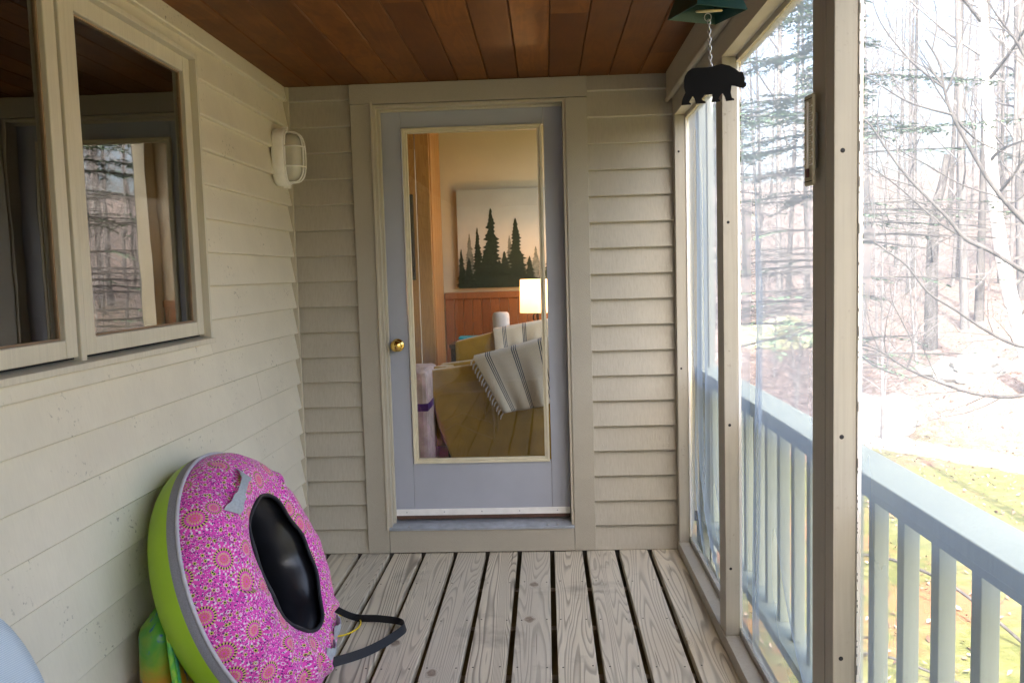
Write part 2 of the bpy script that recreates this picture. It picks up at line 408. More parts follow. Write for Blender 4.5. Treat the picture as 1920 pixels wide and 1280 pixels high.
tag(nl.build('deck_nails',simple('nail_rust',(.05,.045,.045),.6,.5)),kind='structure')

# ---- siding builder
def lap(mb,axis,face,out,a,b,z0,z1,cuts=()):
    """bevel-lap courses on a wall; axis = run direction, face = wall plane, out = sign of the outward normal"""
    k=0
    while k*P<z1-1e-4:
        za=k*P; zb=(k+1)*P; k+=1
        lo=max(za,z0); hi=min(zb,z1)
        if hi-lo<.004: continue
        t0=.025; t1=.004
        tt=lambda z:(t0+(t1-t0)*(z-za)/P)
        segs=[(a,b)]
        for (ca,cb,cz0,cz1) in cuts:
            new=[]
            if lo<cz1-.003 and hi>cz0+.003:
                for (p,q) in segs:
                    if q<=ca or p>=cb: new.append((p,q)); continue
                    if ca-p>.01: new.append((p,ca))
                    if q-cb>.01: new.append((cb,q))
                    # board partly above / below the opening
                    if lo<cz0-.003: extra.append((max(p,ca),min(q,cb),lo,cz0,za))
                    if hi>cz1+.003: extra.append((max(p,ca),min(q,cb),cz1,hi,za))
                segs=new
        todo=[(p,q,lo,hi) for p,q in segs]
        todo+= [(p,q,l,h) for (p,q,l,h,zz) in extra]; extra.clear()
        td=[]
        for p,q,l,h in todo:
            if q-p>1.6:
                c_=rng.uniform(p+.4,q-.4); td+= [(p,c_-.0009,l,h),(c_+.0009,q,l,h)]
            else: td.append((p,q,l,h))
        for p,q,l,h in td:
            rn=rng.random(); jit=rng.uniform(-.0012,.0012)
            prof=[(face,l+jit),(face+out*(tt(l)-.0035),l+jit),(face+out*tt(l),l+.0045+jit),(face+out*tt(h),h),(face,h)]
            if axis=='y': mb.prism([(c[0],c[1]) for c in prof],'y',p,q,rn)
            else: mb.prism([(c[0],c[1]) for c in prof],'x',p,q,rn)
extra=[]

# ---- left wall
lw=thing('wall','long beige lap-sided wall with a casement window on the left of the porch','wall',(XL,1.5,0))
mb=MB()
# the boards' own profile: wall plane sits behind, board faces reach XL
lap(mb,'y',XL-.015,1,YB,D-.004,0.0,HC,cuts=[(WY0,WY1,WZ0,WZ1)])
mb.build('siding',M_side,lw)
mb=MB()
for (ya,yb,za,zb) in ((YB,WY0,0,2.6),(WY1,8.3,0,2.6),(WY0,WY1,0,WZ0),(WY0,WY1,WZ1,2.6)):
    mb.box(XL-.13,XL-.0155,ya,yb,za,zb)
mb.build('sheathing',M_cream,lw)
mb=MB(); mb.box(XL-.010,XL+.016,D-.022,D-.001,0,HC-.002,bev=.003); mb.build('corner_bead',M_trim_s,lw)

def casement(ya,yb,hinge):
    w_=MB(); x0=XL-.045; x1=XL-.012; t=.052
    za,zb=WZ0+.028,WZ1-.012
    w_.box(x0,x1,ya,ya+t,za,zb,bev=.003); w_.box(x0,x1,yb-t,yb,za,zb,bev=.003)
    w_.box(x0,x1-.0015,ya+t,yb-t,zb-t,zb,bev=.003); w_.box(x0,x1-.0015,ya+t,yb-t,za,za+.048,bev=.003)
    o=w_.build('window',M_frame,lw)
    b=MB()   # thin wooden glazing edge
    a0,a1=ya+t,yb-t; c0,c1=za+.048,zb-t; e=.005
    for q in ((a0,a0+e,c0,c1),(a1-e,a1,c0,c1)): b.box(x0+.009,x0+.018,q[0]-.001,q[1],q[2],q[3])
    for q in ((c0-.001,c0+e),(c1-e,c1+.001)): b.box(x0+.0092,x0+.0178,a0,a1,q[0],q[1])
    b.build('glazing_edge',simple('bare_wood_edge',(.30,.20,.12),.6),o)
    g_=MB(); g_.box(x0+.010,x0+.013,a0-.002,a1+.002,c0-.002,c1+.002); g_.build('pane',M_wglass,o)
    s_=MB() # inner sash seen through the glass
    for q in ((a0-.004,a0+.02,c0,c1),(a1-.02,a1+.004,c0,c1)): s_.box(x0-.05,x0-.012,*q)
    for q in ((c0-.004,c0+.02),(c1-.02,c1+.004)): s_.box(x0-.049,x0-.013,a0+.02,a1-.02,q[0],q[1])
    s_.build('inner_sash',M_trim_s,o)
    return o
mid=2.190
casement(WY0+.012,2.153,0); casement(2.192,WY1-.012,1)
fr=MB(); xo=XL+.012
fr.box(XL-.14,xo,WY1-.012,WY1+.004,WZ0,WZ1,bev=.002)
fr.box(XL-.14,xo,WY0-.004,WY0+.012,WZ0,WZ1,bev=.002)
fr.box(XL-.14,xo+.001,WY0-.004,WY1+.004,WZ1-.012,WZ1+.006,bev=.002)
fr.box(XL-.14,XL-.008,2.162,2.188,WZ0+.012,WZ1-.012,bev=.003)
o=fr.build('window_frame',M_frame,lw)
sl=MB(); sl.prism([(XL-.10,WZ0+.024),(XL+.022,WZ0+.014),(XL+.022,WZ0-.004),(XL-.10,WZ0-.004)],'y',WY0-.01,WY1+.006)
sl.build('window_sill',M_frame,lw,bevel=.002)
dr=MB(); dr.box(XL-.1,XL-.03,WY0,WY1,WZ0+.0215,WZ0+.027); dr.build('window_gap_shade',M_dark,lw)  # dark strip standing in for the shadow in the gap below the sashes

# ---- end wall
ew=thing('wall','beige lap-sided end wall around the grey glass door','wall',(0,D,0))
mb=MB()
lap(mb,'x',D+.012,-1,XL-.02,-.915,0.0,HC); lap(mb,'x',D+.012,-1,.215,XR+.03,0.0,HC)
# prism('x') expects (y,z)
mb.build('siding',M_side2,ew)
nh=MB()
for k in range(18):
    for xx in (-.95,XL+.06,.245,.585):
        z_=k*P+.032+rng.uniform(-.004,.004); t_=.025-.021*(z_-k*P)/P
        nh.lathe([(.0001,.0012),(.0028,.0008),(.0034,0)],8,Matrix.Translation((xx+rng.uniform(-.015,.015),D+.012-t_,z_))@Matrix.Rotation(R(90),4,'X'))
nh.build('siding_nails',M_side2,ew)
mb=MB()
for (xa,xb,za,zb) in ((XL-.02,DX0-.02,0,2.6),(DX1+.02,.70,0,2.6),(DX0-.02,DX1+.02,DZ1+.02,2.6),(DX0-.02,DX1+.02,-.2,.10)):
    mb.box(xa,xb,D+.0125,D+.15,za,zb)
mb.build('sheathing',M_cream,ew)
tr=MB()
tr.box(-.915,DX0,D-.022,D+.012,.004,2.197,rnd=.2,bev=.002)
tr.box(DX1,.215,D-.022,D+.012,.004,2.195,rnd=.7,bev=.002)
tr.box(-.917,.217,D-.0235,D+.012,2.1985,HC-.003,rnd=.4,bev=.002)
tr.box(DX0+.002,DX1-.002,D-.024,D+.03,.006,.118,rnd=.9,bev=.002)
tr.build('door_casing',M_trim,ew)
jb=MB()
jb.box(DX0,DX0+.014,D-.015,D+.12,.13,DZ1-.001,bev=.001); jb.box(DX0+.014,DX0+.026,D+.03,D+.055,.13,DZ1-.015,bev=.002)
jb.box(DX1-.014,DX1,D-.015,D+.12,.13,DZ1-.001,bev=.001)
jb.box(DX0+.014,DX1-.014,D-.0152,D+.12,DZ1-.015,DZ1-.001,bev=.001); jb.box(DX0+.026,DX1-.014,D+.031,D+.054,DZ1-.026,DZ1-.0152,bev=.002)
jb.box(DX0-.010,DX0+.002,D-.030,D-.0225,.12,2.205,bev=.002)
jb.build('door_jamb',M_trim_s,ew)
th=MB(); th.prism([(D-.030,.119),(D-.030,.130),(D+.02,.140),(D+.12,.150),(D+.12,.119)],'x',DX0+.001,DX1-.001)
th.build('threshold',simple('aluminium_threshold',(.42,.46,.52),.38,.55),ew,bevel=.0015)
sc2=MB()
for x_ in (-.71,-.02,.03):
    sc2.lathe([(.0001,.004),(.006,.003),(.008,0)],12,Matrix.Translation((x_,D-.012,.1335)))
sc2.build('threshold_screw',M_steel,ew)

# ---- door
dY=D+.062
dr=thing('door','pale grey glazed door with brass knob in the end wall','door',(DX0,dY,.15))
xa,xb,za,zb=-.793,.097,.160,2.176
gx0,gx1,gz0,gz1=-.684,-.002,.436,2.092
sb=MB()
sb.box(xa,gx0-.006,dY,dY+.044,za,zb,bev=.0015); sb.box(gx1+.008,xb,dY,dY+.044,za,zb,bev=.0015)
sb.box(gx0-.005,gx1+.007,dY+.0005,dY+.044,gz1,zb,bev=.001); sb.box(gx0-.005,gx1+.007,dY+.0005,dY+.044,za,gz0,bev=.001)
sb.build('door_leaf',M_gray,dr)
bd=MB()
def bead(mb,x0,x1,z0,z1,t,ya,yb):
    mb.box(x0,x0+t,ya,yb,z0,z1,bev=.002); mb.box(x1-t,x1,ya,yb,z0,z1,bev=.002)
    mb.box(x0+t,x1-t,ya+.0006,yb,z1-t,z1,bev=.002); mb.box(x0+t,x1-t,ya+.0006,yb,z0,z0+t,bev=.002)
bead(bd,gx0,gx1,gz0,gz1,.013,dY-.010,dY+.02); bead(bd,gx0+.013,gx1-.013,gz0+.013,gz1-.013,.011,dY-.003,dY+.018)
bd.build('glazing_bead',M_bead,dr)
g_=MB(); g_.box(gx0+.01,gx1-.01,dY+.020,dY+.024,gz0+.01,gz1-.01); g_.build('glass_pane',M_glass,dr)
brass=simple('polished_brass',(.80,.56,.16),.12,1,.5,.05,10)
kn=MB(); KM=Matrix.Translation((-.744,dY,1.035))@Matrix.Rotation(R(90),4,'X')
kn.lathe([(.0,.0125),(.02,.012),(.031,.008),(.033,.003),(.033,0)],32,KM); kn.build('door_knob_rose',brass,dr)
kn=MB(); kn.lathe([(.011,.008),(.011,.03),(.02,.036),(.027,.045),(.028,.054),(.024,.062),(.014,.066),(.0,.067)],32,KM); kn.build('door_knob',brass,dr)
sw=MB(); sw.box(xa+.002,xb-.002,dY-.007,dY-.0005,.171,.203,bev=.001); sw.build('door_sweep',M_white,dr)
sw=MB(); sw.box(xa+.002,xb-.002,dY-.004,dY+.03,.152,.1705); sw.build('sweep_seal',simple('brown_seal',(.09,.045,.03),.7),dr)
ss=MB()
for i in range(5): ss.lathe([(.0001,.0015),(.003,.001),(.0035,0)],10,Matrix.Translation((-.73+i*.19,dY-.007,.188))@Matrix.Rotation(R(90),4,'X'))
ss.build('sweep_screw',M_steel,dr)

# ---- ceiling
cb=MB(); x=XL-.02; k=0
while x<.60:
    x1=min(x+.1415,.60)
    # joints across the run
    ys=[YB]; 
    yy=YB+rng.uniform(.3,2.4)
    while yy<D: ys.append(yy); yy+=rng.uniform(1.2,2.6)
    ys.append(D+.01)
    for a,b in zip(ys[:-1],ys[1:]):
        v=.0035
        prof=[(x+.0005,HC+.012),(x+.0005,HC+v),(x+.0005+v,HC),(x1-.0005-v,HC),(x1-.0005,HC+v),(x1-.0005,HC+.012)]
        cb.prism(prof,'y',a+.0004,b-.0004,rng.random())
    x=x1+.0012
tag(cb.build('ceiling',M_ceil),kind='structure')
rf=MB(); rf.box(XL-4,.74,YB-3,8.5,HC+.31,HC+.36); rf.box(XL-.1,.66,YB,D+.1,HC+.014,HC+.04)
tag(rf.build('roof',simple('roof_shingle',(.08,.075,.07),.9)),kind='structure')

# ---- back of the porch (behind the camera): plain sided wall and return
bw=thing('wall','beige lap-sided wall closing the porch behind the viewer','wall',(0,YB,0))
mb=MB(); lap(mb,'x',YB-.02,1,XL,.70,0,HC); mb.box(XL-.1,.75,YB-.12,YB-.0205,-.3,2.6); mb.build('siding',M_side2,bw)

# ---- screen wall
sw=thing('screen_wall','beige timber screen wall with insect mesh along the right of the porch','screen wall',(XR,2,0))
X0,X1=.618,.668; PT=.052; HB=2.09
posts=[(3.996,4.050,M_post),(2.945,3.048,M_post),(1.826,1.968,M_post),(.62,.70,M_post),(-.55,-.46,M_post),(-1.7,-1.6,M_post),(YB,YB+.08,M_post)]
for i,(a,b,mt) in enumerate(posts):
    m_=MB()
    if i==2:
        m_.box(X0,X1,a,a+.052,PT,HB,rnd=.3,bev=.002); m_.box(X0-.0005,X1,a+.0535,b,PT,HB,rnd=.6,bev=.002)
    else: m_.box(X0,X1,a,b,PT,HB,rnd=rng.random(),bev=.002)
    po=m_.build('post',mt,sw)
    h=MB()
    zs={0:(1.92,.9),1:(1.53,.82,.3),2:(1.615,1.0,.5),3:(1.6,.9)}.get(i,())
    for z_ in zs: h.lathe([(.0001,.0006),(.0045,.0006),(.0052,0)],12,Matrix.Translation((X0+.018,a,z_))@Matrix.Rotation(R(90),4,'X'))
    if zs: h.build('screw_hole',M_dark,po)
pl=MB(); pl.box(X0-.004,X1,YB,D-.024,.001,PT,rnd=.4,bev=.002)
pl.build('sill_plate',M_post,sw)
ap=MB(); ap.box(X1+.001,X1+.018,YB,4.9,-.034,.075,rnd=.5); ap.build('skirt_board',paint_wood('weathered_skirt',(.50,.50,.47),'xy',.3,.5),sw)
hd=MB(); hd.box(X0,X1,YB,D+.02,HB+.0005,HC+.005,rnd=.3,bev=.001)
hd.box(X1+.001,.70,YB,4.9,2.075,2.45,rnd=.6)
hd.build('header',M_hdr,sw)
fa=MB(); fa.box(.588,X0-.001,YB,D-.022,2.172,HC+.004,rnd=.2,bev=.001)
fa.tube([(.590,YB,2.166),(.590,D-.022,2.166)],.011,12)
fa.build('fascia',M_hdr,sw)
cs=MB(); cs.box(X1+.0005,X1+.009,2.945,2.960,.08,2.07); cs.box(X1+.0005,X1+.009,1.822,1.838,.08,2.07); cs.box(X1+.0005,X1+.009,3.990,4.006,.08,2.07)
cs.build('mesh_trim',M_white,sw)
def screen(ya,yb,folds):
    s_=MB(); xs=X1+.010
    def fn(u,v):
        y_=ya+(yb-ya)*u; z_=.05+(2.10-.05)*v
        x_=xs+.004*math.sin(u*5+v*3)
        for (fu,wd,A,B,z0,z1,ph,bend) in folds:
            e=max(0,min(1,(z_-z0)/.4))*max(0,min(1,(z1-z_)/.5)); e=e*e*(3-2*e)
            cen=fu+.035*math.sin(v*3.6+ph)+.012*math.sin(v*8+ph)-bend*math.exp(-v*9)
            d_=(u-cen)/wd; w_=math.exp(-d_*d_)
            x_+=B*e*w_; y_-=A*e*d_*w_
        return (x_,y_,z_)
    s_.grid(fn,260,50)
    return s_.build('insect_mesh',M_screen,sw,recalc=False)
screen(3.048,3.998,[(.84,.05,.11,.035,-.4,2.15,.4,.45),(.66,.035,.07,.02,.25,2.0,2.1,0),(.5,.10,.10,.02,-.3,.75,1.0,.5),(.95,.04,.06,.02,-.3,1.2,1.0,.3)])
screen(1.968,2.946,[(.83,.026,.085,.03,-.4,1.75,1.2,.0),(.60,.09,.12,.02,-.3,.8,0.3,.55),(.80,.02,.035,.012,.1,1.4,2.6,0)])
screen(.70,1.827,[(.5,.12,.05,.01,-.3,.7,.5,.3)])
screen(-.46,.62,[]); screen(-1.6,-.55,[]); screen(YB+.08,-1.7,[])
# zipper strip and staples at the edge of the near mesh
zp=MB(); z_=.1
while z_<2.05:
    L=rng.choice([.004,.005,.008,.03]); 
    if rng.random()<.6: zp.box(X1+.0006,X1+.0022,1.8215,1.8255,z_,z_+L*.7)
    z_+=L+rng.uniform(.002,.012)
zp.build('staple_strip',M_dark,sw)

# ---- railing outside the screen
rl=thing('railing','pale painted balustrade just outside the insect mesh','railing',(.78,2,0))
c_=MB(); c_.box(.742,.860,YB,4.28,.842,.880,rnd=.4,bev=.003); c_.build('cap_rail',M_rail,rl)
c_=MB(); c_.box(.748,.786,YB,4.28,.822,.8415,rnd=.3,bev=.002); c_.build('top_rail',M_rail,rl)
c_=MB(); c_.box(.745,.850,YB,4.28,.100,.138,rnd=.6,bev=.002); c_.build('bottom_rail',M_rail,rl)
yy=1.90-.0+ .166*13
ks=0
while yy>-.9:
    b_=MB(); dx=rng.uniform(-.002,.002); b_.box(.787+dx,.823+dx,yy-.036,yy,.1385,.8415-.0003,rnd=rng.random(),bev=.002); b_.build('baluster',M_rail,rl); yy-=.166; ks+=1
b_=MB(); b_.box(.765,.855,4.283,4.37,-.6,2.45,rnd=.2,bev=.003); b_.box(.742,.775,4.06,4.15,-.6,2.45,rnd=.5,bev=.003)
b_.build('corner_post',paint_wood('corner_post_paint',(.26,.29,.27),'z',.12,.2),rl)

# ---- bulkhead wall light
LY,LZ=3.865,1.935
lt=thing('wall_light','white oval bulkhead light with wire cage on the left wall','wall light',(XL,LY,LZ))
def oval(hy,hz,x,n=40,pw=2.8):
    o_=[]
    for k in range(n):
        a=2*math.pi*k/n; c=math.cos(a); s=math.sin(a)
        o_.append(Vector((x,LY+hy*math.copysign(abs(c)**(2/pw),c),LZ+hz*math.copysign(abs(s)**(2/pw),s))))
    return o_
def loft(mb,rings,cap0=True,cap1=True):
    n=len(rings[0]); V=[p for r_ in rings for p in r_]; F=[]
    for i in range(len(rings)-1):
        for k in range(n): l=(k+1)%n; F.append((i*n+k,i*n+l,(i+1)*n+l,(i+1)*n+k))
    if cap0: F.append(tuple(range(n))[::-1])
    if cap1: F.append(tuple((len(rings)-1)*n+k for k in range(n)))
    mb.add(V,F,smooth=True)
bx=MB(); loft(bx,[oval(.078,.128,XL+.002),oval(.080,.130,XL+.012),oval(.079,.129,XL+.052),oval(.074,.124,XL+.056),oval(.060,.108,XL+.056)])
bx.box(XL+.03,XL+.06,LY-.008,LY+.008,LZ+.126,LZ+.139,bev=.002); bx.box(XL+.03,XL+.062,LY-.010,LY+.010,LZ-.140,LZ-.126,bev=.002)
bx.build('housing',M_white,lt,bevel=0)
gl=MB(); loft(gl,[oval(.060,.108,XL+.057),oval(.058,.106,XL+.085),oval(.050,.096,XL+.105),oval(.036,.075,XL+.118),oval(.015,.045,XL+.123)],False,True)
gl.build('glass_cover',simple('frosted_ribbed_glass',(.75,.73,.62),.25,0,.6,.08,12,Transmission_Weight=.35),lt)
cg=MB(); cg.tube(oval(.068,.118,XL+.060),.0038,8,closed=True)
for sgn,yy in ((1,LY-.018),(1,LY+.018)):
    pts=[(XL+.060,yy,LZ-.117)]
    for a in range(0,181,12):
        c=-math.cos(R(a)); s=math.sin(R(a)); pts.append((XL+.066+.066*abs(s)**.55,yy,LZ+.114*math.copysign(abs(c)**.75,c)))
    pts.append((XL+.060,yy,LZ+.117)); cg.tube(pts,.0036,8)
for zz in (LZ+.045,LZ-.045):
    pts=[]
    for a in range(0,181,12):
        c=-math.cos(R(a)); s=math.sin(R(a)); pts.append((XL+.060+.070*abs(s)**.5,LY+.068*math.copysign(abs(c)**.75,c),zz))
    cg.tube(pts,.0034,8)
cg.build('wire_cage',M_white,lt)

# ---- thermometer on the middle post
tm=thing('thermometer','slim beige outdoor thermometer clipped to the doubled screen post','thermometer',(.60,1.91,1.65))
TM=Matrix.Translation((.598,1.925,1.652))@Matrix.Rotation(R(8),4,'Z')
def tb(mb,x0,x1,y0,y1,z0,z1,bev=0):
    k0=len(mb.v); mb.box(x0,x1,y0,y1,z0,z1,bev=bev)
    for i in range(k0,len(mb.v)): mb.v[i]=TM@mb.v[i]
q=MB(); tb(q,-.004,.004,-.021,.021,-.100,.100,.003); q.build('backplate',simple('aged_cream_plastic',(.46,.42,.30),.45),tm)
q=MB(); tb(q,-.0075,-.004,-.0035,.0035,-.062,.085,.001); q.build('glass_tube',M_white,tm)
q=MB(); tb(q,-.0085,-.004,-.006,.006,-.082,-.062,.002); q.build('bulb',simple('dark_red_bulb',(.06,.015,.02),.3),tm)
q=MB()
for i in range(26):
    z_=-.055+i*.0053; L=.010 if i%2==0 else .006
    tb(q,-.0048,-.004,-.0055-L,-.0055,z_,z_+.0012); tb(q,-.0048,-.004,.0055,.0055+L,z_,z_+.0012)
    if i%3==0: tb(q,-.0048,-.004,-.021,-.0165,z_-.001,z_+.003); tb(q,-.0048,-.004,.0165,.021,z_-.001,z_+.003)
q.build('scale_marks',M_white,tm)
q=MB(); tb(q,-.0049,-.004,-.018,.018,.0895,.0912); q.build('border_line',M_dark,tm); q=MB(); tb(q,-.0049,-.004,-.018,.018,-.0915,-.0895); q.build('border_line',M_dark,tm)
q=MB(); tb(q,.004,.014,-.012,.008,-.06,.06,.001); q.build('bracket',M_steel,tm)

# ---- hanging bell with bear
BY=1.8; BX=.356
wb=thing('wind_bell','green metal bell on a chain with a black bear cut-out, hanging by the screen','wind bell',(BX,BY,2.0))
q=MB()
def flare(hw,hd,z): return [Vector((BX+sx*hw,BY+sy*hd,z)) for sx,sy in ((-1,-1),(1,-1),(1,1),(-1,1))]
# square flared bell, turned a little
def rotz(pts,a,c): 
    M_=Matrix.Translation(c)@Matrix.Rotation(a,4,'Z')@Matrix.Translation(-Vector(c)); return [M_@p for p in pts]
bc=Vector((BX-.008,BY,0)); rings=[]
for hw,z in ((.060,1.898),(.050,1.930),(.041,1.965),(.034,2.005),(.029,2.03)):
    rings.append(rotz([Vector((bc.x+sx*hw,BY+sy*hw*.9,z)) for sx,sy in ((-1,-1),(1,-1),(1,1),(-1,1))],R(24),bc))
n=4; V=[p for r_ in rings for p in r_]; F=[]
for i in range(4):
    for k in range(4): l=(k+1)%4; F.append((i*4+k,i*4+l,(i+1)*4+l,(i+1)*4+k))
F.append((16,17,18,19)); q.add(V,F); q.build('bell',M_green,wb,solid=.0025)
q=MB(); q.tube([(BX-.008,BY,2.03),(BX-.008,BY,2.29)],.0012,6); q.lathe([(.0,.012),(.008,.008),(.01,0),(.0,-.001)],16,Matrix.Translation((BX-.008,BY,2.281))); q.build('hanging_wire',M_black,wb)
q=MB(); q.lathe([(.0001,.002),(.026,.002),(.028,0),(.026,-.002),(.0001,-.002)],32,Matrix.Translation((BX-.004,BY-.002,1.905))@Matrix.Rotation(R(14),4,'X')); q.build('clapper',simple('pale_wood_disc',(.62,.52,.25),.5),wb)
q=MB(); zc=1.897; i=0
rp=[(BX-.006+.007*math.cos(a*.5236),BY,1.893+.008*math.sin(a*.5236)) for a in range(12)]
q.tube(rp,.0009,6,closed=True)
z_=1.883
while z_>1.795:
    pts=[]
    for a in range(12):
        t_=a*math.pi/6; u_=.0032*math.cos(t_); w_=.0062*math.sin(t_)
        pts.append((BX-.004+(u_ if i%2==0 else 0)+ (1.888-z_)*.03,BY+(0 if i%2==0 else u_),z_+w_))
    q.tube(pts,.0009,5,closed=True); z_-=.0088; i+=1
q.build('chain',M_steel,wb)
# bear silhouette (side view), y-thin plate
bear=[(245,880),(250,960),(262,1010),(240,1060),(225,1100),(219,1150),(322,1143),(322,1132),(303,1118),(312,1100),(343,1050),(360,1075),(372,1105),(375,1135),(483,1127),(480,1112),(450,1100),(440,1080),(470,1036),(555,1029),(557,1060),(548,1117),(643,1110),(642,1095),(622,1085),(630,1062),(668,1018),(690,1050),(708,1105),(795,1095),(792,1080),(768,1068),(755,1010),(765,935),(800,938),(850,955),(895,962),(921,945),(925,915),(905,890),(907,860),(893,800),(875,785),(850,788),(800,750),(740,718),(660,700),(600,712),(555,730),(500,738),(400,742),(330,750),(285,785),(258,830)]
bp=[]
for (a,b) in bear:
    p=at(1240+a/5.817,b/5.817,BY); bp.append((p.x,p.z))
q=MB(); q.prism(bp,'y',BY-.0015,BY+.0015); 
o=q.build('bear_plate',M_black,wb)
bmm=bmesh.new(); bmm.from_mesh(o.data); bmesh.ops.triangulate(bmm,faces=[f for f in bmm.faces if len(f.verts)>4]); bmm.to_mesh(o.data); bmm.free()

# ---- towable tube leaning on the wall
TC=Vector((-.966,2.58,.425)); TN=Vector((.928,-.0097,.372)).normalized()
TU=(Vector((0,0,1))-TN*TN.z).normalized(); TS=TU.cross(TN)
TMx=Matrix(((TS.x,TU.x,TN.x,TC.x),(TS.y,TU.y,TN.y,TC.y),(TS.z,TU.z,TN.z,TC.z),(0,0,0,1)))
tu=frame_thing('inflatable_tube','pink floral and lime green inflatable tow tube leaning on the left wall','tow tube',TMx)
TR=.415
def ring_surface(mb,prof,n=160,wr=0.0,seed=1,hole=False):
    V=[];F=[];m_=len(prof)
    r_=random.Random(seed); ph=[r_.uniform(0,6.28) for _ in range(8)]
    for i,(r,z) in enumerate(prof):
        for k in range(n):
            a=2*math.pi*k/n
            rr=r; zz=z
            t=i/(m_-1)
            if wr:
                w1=sum(math.sin(a*f_+ph[j])*am for j,(f_,am) in enumerate(((3,.4),(7,.5),(13,.5),(22,.35),(31,.2))))
                dent=wr*w1*4*t*(1-t)
                for (ca,cw,cd,ct) in ((3.25,.035,.012,.45),(3.62,.03,.015,.5),(3.95,.03,.014,.55),(2.75,.04,.010,.5),(4.3,.03,.015,.5),(4.62,.03,.012,.5),(1.9,.03,.010,.5),(5.3,.035,.012,.4),(.5,.03,.010,.4)):
                    aa=a-ca-.25*math.sin(t*3+ca); aa=math.atan2(math.sin(aa),math.cos(aa)); dent-=cd*math.exp(-(aa/cw)**2)*math.exp(-((t-ct)/.28)**2)
                    dent+=cd*1.5*math.exp(-((aa-.075)/.05)**2)*math.exp(-((t-ct)/.28)**2)
                zz+=dent; 
            if hole:
                sq=1-.09*(1-t)**2*math.cos(2*a)+.03*(1-t)**2*math.cos(5*a+.6); rr*=sq
            V.append((rr*math.cos(a),rr*math.sin(a),zz))
    for i in range(m_-1):
        for k in range(n):
            l=(k+1)%n; F.append((i*n+k,i*n+l,(i+1)*n+l,(i+1)*n+k))
    mb.add(V,F,smooth=True)
TCR=.270
prof=[]
for i in range(29):
    t=i/28; a=R(114)*(1-t); prof.append((TCR+.145*math.cos(a), .010+.125*math.sin(a)))
q=MB(); ring_surface(q,prof,260,.003,3,True); o=q.build('fabric_cover',M_rose,tu,recalc=False)
# opening binding
def hr(r,k,n=100):
    a=2*math.pi*k/n; sq=1-.09*math.cos(2*a)+.03*math.cos(5*a+.6); return (r*sq*math.cos(a),r*sq*math.sin(a))
q=MB(); r0_,z0_=prof[0]
q.tube([(*hr(r0_,k),z0_+.002+.003*math.sin(k*.5)) for k in range(100)],.0065,8,closed=True); q.build('opening_binding',simple('black_webbing',(.012,.014,.02),.6,0,.4,.3,200),tu)
# inner black bladder
q=MB(); pr=[]
for i in range(25):
    a=R(70)+R(190)*i/24; pr.append((.285+.118*math.cos(a),-.004+.118*math.sin(a)))
pr.append((.0,-.118)); 
V=[];F=[];n=120
for i,(r,z) in enumerate(pr):
    for k in range(n):
        a=2*math.pi*k/n; rr=r*(1-.05*math.cos(2*a)) if r>0.01 else r; V.append((rr*math.cos(a),rr*math.sin(a),z+ .004*math.sin(9*a)*(1 if 3<i<20 else 0)))
for i in range(len(pr)-1):
    for k in range(n): l=(k+1)%n; F.append((i*n+k,i*n+l,(i+1)*n+l,(i+1)*n+k))
q.add(V,F,smooth=True); q.build('inner_bladder',simple('black_rubber',(.010,.011,.015),.30,0,.5,.2,15,.15,12),tu,recalc=False)
q=MB(); q.lathe([(TR+.001,.020),(TR+.008,.008),(TR+.010,-.008),(TR+.009,-.014)],160); q.build('side_band',simple('grey_webbing',(.22,.22,.25),.6,0,.4,.15,300),tu,recalc=False)
q=MB(); q.tube([((TR+.005)*math.cos(2*math.pi*k/120),(TR+.005)*math.sin(2*math.pi*k/120),.018) for k in range(120)],.0055,8,closed=True); q.build('piping',simple('pale_grey_piping',(.5,.5,.55),.5),tu)
q=MB(); pr=[(TR+.009,-.0135)]
for i in range(1,15):
    a=R(90)*i/14; pr.append((.285+(TR+.009-.285)*math.cos(a)**.85,-.0135-.1205*math.sin(a)))
pr+=[(.2,-.136),(.0,-.134)]
q.lathe(pr,160); q.build('base_cover',simple('lime_vinyl',(.30,.50,.012),.42,0,.5,.06,5,.1,9),tu,recalc=False)
web=simple('light_grey_strap',(.36,.40,.44),.6,0,.4,.12,120,.4,300)
def surf(a,r):  # height of the cover at radius r
    best=min(prof[6:],key=lambda p:abs(p[0]-r)); return best[1]
def handle(a0,a1,r_,name='handle',rise=.035):
    pts=[]; n_=16
    for i in range(n_+1):
        t=i/n_; a=a0+(a1-a0)*t; e=math.sin(math.pi*t)
        rr=r_+.0*e; pts.append(Vector((rr*math.cos(a),rr*math.sin(a),surf(a,rr)+.006+rise*max(0,e)**.6)))
    mb=MB(); V=[];F=[]
    for i,p in enumerate(pts):
        t=i/n_; wd=.019 if 0.12<t<.88 else .027
        if 0.3<t<.7: wd=.012
        out=Vector((p.x,p.y,0)).normalized()
        sl=-.5 # follow the dome's slope
        o_=(out+Vector((0,0,-.55))).normalized()
        V+= [p-o_*wd,p+o_*wd]
    for i in range(n_): F.append((2*i,2*i+1,2*i+3,2*i+2))
    mb.add(V,F,smooth=False); return mb.build(name,web,tu,recalc=False,solid=.003)
handle(R(97),R(131),.325,rise=.03); handle(R(-64),R(-76),.30,rise=.02); handle(R(-84),R(-98),.32,rise=.02)
